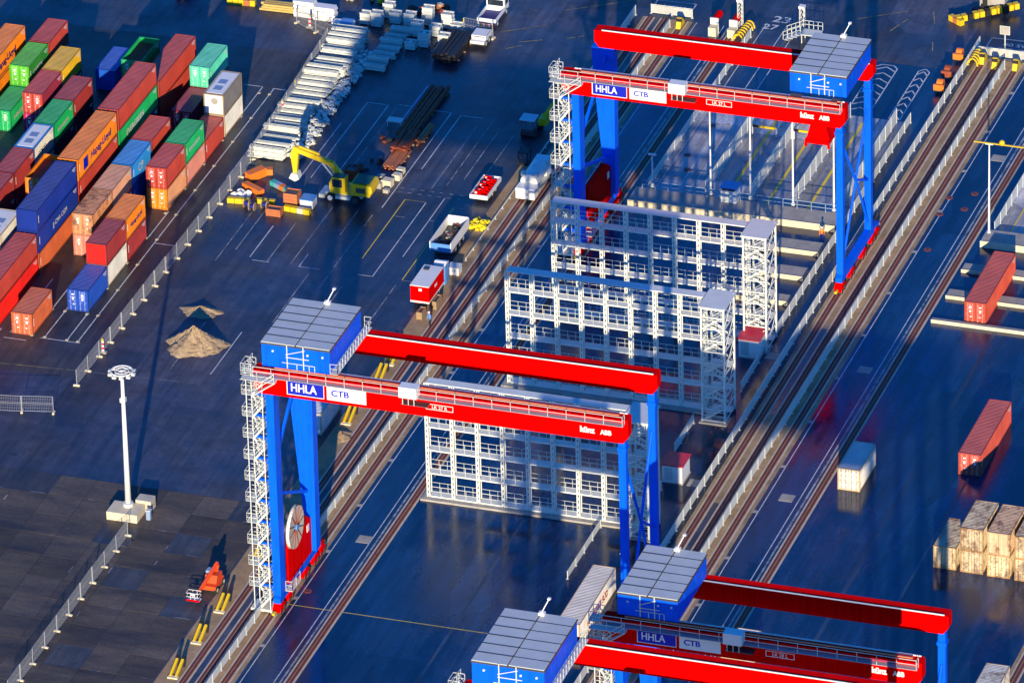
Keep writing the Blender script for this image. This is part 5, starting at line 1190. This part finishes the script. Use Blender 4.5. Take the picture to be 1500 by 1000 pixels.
for y in (32.2, 37.6):
    for x in (-9.7, -7.9): wheel(t, x, y, 0.32, 0.32, 0.2, 'x', 'dark_steel')
# small yellow machine with pale roof
t = thing('site_roller', 'small yellow machine with a pale roof in the shade near the far crane', 'roller', (-13.4, 46.5, 0))
MB().b(-14.2, -12.8, 46.6, 48.8, 0.55, 1.1).build('body', 'dark_steel', t); MB().b(-14.4, -12.6, 46.4, 48.2, 2.25, 2.33).build('roof', 'pale_roof', t)

for x in (-14.2, -12.8):
    for y in (46.6, 48.0): MB().c(x, y, 1.675, 0.07, 0.07, 1.14).build('roof_post', 'dark_steel', t)
MB().bar((-12.9, 48.5, 0.9), (-11.8, 51.5, 2.4), 0.3, 0.35).build('boom', 'yellow', t); MB().b(-12.9, -12.0, 48.82, 50.2, 0.6, 1.5).build('engine_cover', 'yellow', t)
for y in (46.9, 49.3): MB().tube((-14.3, y, 0.45), (-12.5, y, 0.45), 0.45, 16).build('drum', 'black', t)
t = thing('tool_rack', 'dark tool rack standing at the edge of the gravel strip', 'rack', (-12.2, 40.2, 0)); MB().b(-12.5, -11.3, 40.0, 41.2, 0.1, 0.2).b(-12.5, -11.3, 40.0, 41.2, 1.5, 1.6).build('shelf', 'black', t)
for x in (-12.45, -11.35):
    for y in (40.05, 41.15): MB().c(x, y, 0.85, 0.1, 0.1, 1.7).build('post', 'black', t)
# aerial lift
t = thing('boom_lift', 'orange-red boom lift with a white basket on the concrete slabs', 'boom lift', (-13.2, -58, 0))

M['lift_red'] = paint('lift_red', (0.85, 0.09, 0.015), 0.5, 0.12, dirt_amt=0.1)

MB().b(-14.1, -12.1, -59.6, -56.4, 0.5, 1.05).build('chassis', 'lift_red', t)
for x in (-14.05, -12.15):
    for y in (-59.2, -56.8): wheel(t, x, y, 0.45, 0.45, 0.35, 'x', 'white')
MB().prism([(-58.8, 1.053), (-56.6, 1.053), (-56.4, 1.7), (-58.2, 1.9)], 'x', -13.9, -12.3).build('turntable', 'lift_red', t)
MB().bar((-13.1, -56.9, 1.8), (-12.95, -56.6, 2.6), 0.5, 0.5).bar((-12.95, -56.3, 2.7), (-13.6, -61.2, 1.2), 0.34, 0.36).build('boom', 'lift_red', t)
MB().bar((-13.3, -58.4, 1.9), (-13.2, -57.0, 2.3), 0.2, 0.2).build('cylinder', 'galv', t); MB().b(-14.0, -13.4, -57.8, -56.9, 1.905, 2.25).build('tank', 'stud_blue', t)
m = MB(); bx0, bx1, by0, by1 = -14.9, -13.2, -62.6, -61.7; m.b(bx0, bx1, by0, by1, 0.40, 0.46)
handrail(m, [(bx0, by0, 0.46), (bx1, by0, 0.46), (bx1, by1, 0.46), (bx0, by1, 0.46), (bx0, by0, 0.46)], 1.05, 0.45, 0.035)
bs = m.build('basket', 'white', t); MB().b(bx0-0.03, bx1+0.03, by0-0.05, by0-0.005, 0.40, 0.62).build('kick_plate', 'crane_red', bs); MB().c(-14.0, by0+0.12, 1.3, 0.5, 0.2, 0.3).build('control_box', 'galv', bs)
t.scale = (0.82, 0.82, 0.82); t.location = (-13.1, -59.3, 0)
# inclined yellow twin stops on the gravel strip
stp = mesh_of(MB().bar((0, 0, 0.12), (0, 2.1, 0.95), 0.26, 0.26), 'strut', 'yellow'); cap = mesh_of(MB().bar((0, 2.1, 0.95), (0, 2.55, 1.13), 0.28, 0.28).b(-0.1, 0.1, 2.2, 2.4, 0, 0.9), 'cap', 'black'); sbase = mesh_of(MB().b(-0.55, 0.55, -0.35, 0.1, 0, 0.16), 'base', 'concrete_cream')
for k, (x, y) in enumerate(((-10.6, -77.6), (-10.7, -70.4), (-10.6, -63.8), (-9.9+(-0.6), -53.0), (-11.2, -22.4), (-11.1, -12.4), (-11.1, -8.6))):
    t = thing('yellow_stop', ORD[k]+' pair of inclined yellow struts from the bottom on the gravel strip', 'strut pair', (x, y, 0.01), group='inclined yellow strut pairs along the rails')
    piece('base', sbase, t)
    for d in (-0.3, 0.3): piece('strut', stp, t, (d, 0, 0)); piece('cap', cap, t, (d, 0, 0))
# white site container half hidden behind the blue leg
container('white site container half hidden behind the blue leg of the tall crane', -12.9, -25.6, S, 0, (0.72, 0.74, 0.74), 'wall', group='site containers')
container('white container seen under the shaded girder of the bottom crane', 45.3, -62.5, S, 0, (0.75, 0.75, 0.72), 'wall', group=GR)
container('white container showing through the gap below the sign of the shaded girder', 44.9, -75.5, S, 0, (0.75, 0.75, 0.72), 'wall', group=GR)

# ------------------------------------------------------------------ far ends of the tracks
def buffer_stop(label, x, y):
    t = thing('buffer_stop', label, 'buffer stop', (x, y, 0), group='yellow buffer stops at the far ends of the rails')
    MB().prism([(y-0.6, 0.1), (y+1.2, 0.1), (y+1.2, 0.4), (y+0.2, 1.3), (y-0.1, 1.3)], 'x', x-0.28, x+0.28).build('frame', 'yellow', t); MB().c(x, y-0.15, 1.05, 0.6, 0.25, 0.4).build('pad', 'black', t)
buffer_stop('yellow buffer stop at the far end of the left tracks', -6.2+0.9, 78.2); buffer_stop('yellow buffer stop on the left rail of the right-hand tracks', 31.0, 78.8); buffer_stop('yellow buffer stop on the middle rail of the right-hand tracks', 32.7, 78.0); buffer_stop('yellow buffer stop on the right rail of the right-hand tracks', 35.1, 78.2)
def coil(label, x, y, n, dx):
    t = thing('cable_chain', label, 'cable chain', (x, y, 0), group='yellow curled cable guides')
    for i in range(n):
        m = MB(); yy = y+i*0.62
        for k in range(8):
            a, b_ = math.pi*k/8, math.pi*(k+1)/8; m.bar((x+dx*i-0.6*math.cos(a), yy, 0.25+0.9*math.sin(a)), (x+dx*i-0.6*math.cos(b_), yy, 0.25+0.9*math.sin(b_)), 0.16, 0.14)
        m.build('hoop', 'yellow', t)
coil('yellow curled guide beside the lattice mast at the top', 2.4, 76.2, 7, 0.05); coil('yellow curled guide inside the barrier at the far end of the right-hand tracks', 30.2, 77.4, 5, 0.0)
for k, x in enumerate((-1.0, 1.3)):
    t = thing('hydraulic_buffer', ('left', 'right')[k]+' red hydraulic buffer on pale blocks at the top', 'buffer', (x, 77.5, 0), group='red hydraulic buffers'); MB().b(x-0.45, x+0.45, 77.0, 78.0, 0, 1.1).build('block', 'concrete_cream', t); MB().tube((x, 78.2, 1.5), (x, 80.2, 1.5), 0.42, 14).build('cylinder', 'crane_red', t); MB().b(x-0.5, x+0.5, 78.003, 78.2, 0, 1.9).build('plate', 'galv', t)
def lattice(label, x, y, h):
    t = thing('lattice_mast', label, 'mast', (x, y, 0), group='lattice masts at the top')
    c = [(-.25, -.25), (.25, -.25), (.25, .25), (-.25, .25)]; m = MB()
    for a, b_ in c: m.bar((x+a, y+b_, 0), (x+a, y+b_, h), 0.07, 0.07)
    m.build('post', 'galv', t); m = MB(); n = int(h/0.55)
    for i in range(n):
        for (a, b_), (d, e) in zip(c, c[1:]+c[:1]): m.bar((x+a, y+b_, h*i/n), (x+d, y+e, h*(i+1)/n), 0.04, 0.04)
    m.build('lacing', 'galv', t); MB().c(x, y, h+0.15, 0.7, 0.7, 0.3).build('lamp_head', 'white', t)
lattice('taller lattice mast beside the yellow curled guide at the top', 1.8, 79.2, 3.9); lattice('shorter lattice mast behind the grey roof of the far crane', 8.8, 80.8, 3.2)
t = thing('stair_platform', 'white steel steps and railings behind the grey roof of the far crane', 'steps', (7.6, 79.4, 0))
for i in range(4): MB().b(7.4+0.5*i, 7.9+0.5*i, 78.2, 79.6, 0.25*i+0.1, 0.25*i+0.16).build('tread', 'galv', t)
m = MB(); handrail(m, [(7.3, 78.1, 0.2), (9.4, 78.1, 1.2)], 1.0, 0.5, 0.035); handrail(m, [(7.3, 79.7, 0.2), (9.4, 79.7, 1.2), (11.6, 79.7, 1.2)], 1.0, 0.5, 0.035); m.build('handrail', 'galv', t)
MB().b(9.4, 11.6, 78.1, 79.7, 1.05, 1.15).build('landing', 'galv', t)
for x in (9.5, 11.5):
    for y in (78.2, 79.6): MB().c(x, y, 0.525, 0.1, 0.1, 1.048).build('post', 'galv', t)
t = thing('sign_post', 'pale square sign on a post at the far end of the right-hand tracks', 'sign', (32.9, 81.6, 0)); MB().tube((32.9, 81.6, 0), (32.9, 81.6, 3.2), 0.07, 8).build('post', 'galv', t); MB().b(32.3, 33.5, 81.52, 81.54, 2.6, 3.7).build('board', 'galv', t); MB().b(32.35, 33.45, 81.5, 81.518, 2.65, 3.65).build('face', 'concrete', t)
barrier(81.0, -9.6, -4.6, 1.2, 'pale cross wall closing the far end of the left tracks', 2.5, axis='x'); barrier(80.8, 30.0, 37.5, 1.1, 'pale cross wall closing the far end of the right-hand tracks', 2.5, axis='x')
gbar('barrier_chain', 'chain of yellow and black barrier segments in the top right corner', 'barrier', (25.2, 88.0, 0.5), (31.5, 92.8, 0.9), 0.7, 0.7, ['yellow', 'yellow', 'black'], None)
gbar('barrier_chain', 'cluster of yellow barrier segments at the end of the chain in the corner', 'barrier', (24.4, 88.6, 0.4), (26.2, 87.4, 0.4), 0.6, 0.7, ['yellow', 'orange_rust', 'yellow'], None)
t = thing('machine_box', 'large pale machine box in the top right corner', 'machine', (27.2, 91.6, 0)); MB().b(27.0, 30.0, 92.0, 96, 0.3, 2.6).build('body', 'concrete', t); MB().b(26.2, 30.6, 91.2, 91.98, 0.3, 0.5).build('step', 'black', t)
for x in (27.5, 29.5): wheel(t, x, 91.6, 0.5, 0.5, 0.4, 'x', 'galv')
MB().c(27.7, 91.7, 1.2, 0.5, 0.4, 1.3).build('tool_box', 'black', t); MB().b(27.3, 29.7, 92.2, 95.8, 2.603, 2.68).build('lid', 'galv', t)
def reel_cart(label, x, y, mat):
    t = thing('site_cart', label, 'cart', (x, y, 0), group='orange carts along the right-hand barrier')
    MB().b(x-0.6, x+0.6, y-0.8, y+0.8, 0.35, 0.5).build('frame', 'dark_steel', t); MB().tube((x-0.35, y, 1.0), (x+0.35, y, 1.0), 0.55, 14).build('reel', mat, t); MB().b(x-0.6, x+0.6, y-0.9, y-0.6, 0.503, 1.2).build('box', mat, t)
    for d in (-0.55, 0.55): wheel(t, x+d, y, 0.3, 0.3, 0.18, 'x', 'galv')
reel_cart('near orange cart left of the long barrier at the top right', 28.3, 70.6, 'orange'); reel_cart('brown cart between the two orange carts at the top right', 28.2, 74.2, 'rust'); reel_cart('far orange cart left of the long barrier at the top right', 28.3, 78.8, 'orange')

# ------------------------------------------------------------------ two workers
def person(label, x, y, rz, jacket, trousers, arm=0.3):
    t = thing('person', label, 'person', (x, y, 0), rz)
    V = [(0,0,0.92), (0,0,1.15), (0,0,1.40), (0,0,1.50), (0,0.02,1.62), (0,0.02,1.70), (-0.20,0,1.40), (-0.27,0.05,1.12), (-0.24,0.20+arm*0.3,0.95), (-0.22,0.28+arm*0.3,0.90), (0.20,0,1.40), (0.27,0.02,1.12), (0.26,0.10,0.88), (0.26,0.12,0.80),
         (-0.10,0,0.88), (-0.12,0.06,0.48), (-0.12,0.0,0.08), (-0.12,0.16,0.05), (0.10,0,0.88), (0.12,-0.05,0.48), (0.12,-0.14,0.10), (0.12,0.02,0.05)]
    Ed = [(0,1),(1,2),(2,3),(3,4),(4,5),(2,6),(6,7),(7,8),(8,9),(2,10),(10,11),(11,12),(12,13),(0,14),(14,15),(15,16),(16,17),(0,18),(18,19),(19,20),(20,21)]
    rad = {0:.15, 1:.155, 2:.17, 3:.06, 4:.095, 5:.085, 6:.08, 7:.055, 8:.042, 9:.04, 10:.08, 11:.055, 12:.042, 13:.04, 14:.10, 15:.07, 16:.05, 17:.045, 18:.10, 19:.07, 20:.05, 21:.045}
    me = bpy.data.meshes.new('body'); me.from_pydata(V, Ed, []); o = link(bpy.data.objects.new('body', me)); md = o.modifiers.new('skin', 'SKIN')
    for i, sv in enumerate(me.skin_vertices[0].data): sv.radius = (rad[i], rad[i]*0.9); sv.use_root = (i == 0)
    sb = o.modifiers.new('sub', 'SUBSURF'); sb.levels = 2; sb.render_levels = 2
    dg = bpy.context.evaluated_depsgraph_get(); me2 = bpy.data.meshes.new_from_object(o.evaluated_get(dg)); bpy.data.objects.remove(o)
    me2.materials.clear()
    for m_ in (jacket, trousers, 'skin', 'black'): me2.materials.append(M[m_])
    for p in me2.polygons:
        c = p.center; z = c.z
        p.material_index = 3 if z < 0.12 else (2 if (z > 1.49 or (abs(c.x) > 0.2 and z < 0.93)) else (1 if z < 0.93 else 0))
        p.use_smooth = True
    b = link(bpy.data.objects.new('body', me2)); b.parent = t
    hm = MB().blob(0, 0.02, 1.73, 0.125, 0.14, 0.085, jit=0, seg=14, rings=6).b(-0.12, 0.12, 0.02, 0.22, 1.70, 1.715); h = hm.mesh('helmet'); h.materials.append(M['white']); piece('helmet', h, t)
    return t
person('worker in a light blue jacket standing beside the rails near the red box trailer', -9.75, 0.9, R_(150), 'pale_blue', 'black'); person('worker in an orange jacket near the concrete beams under the far crane', 25.7, 31.6, R_(200), 'orange', 'navy')
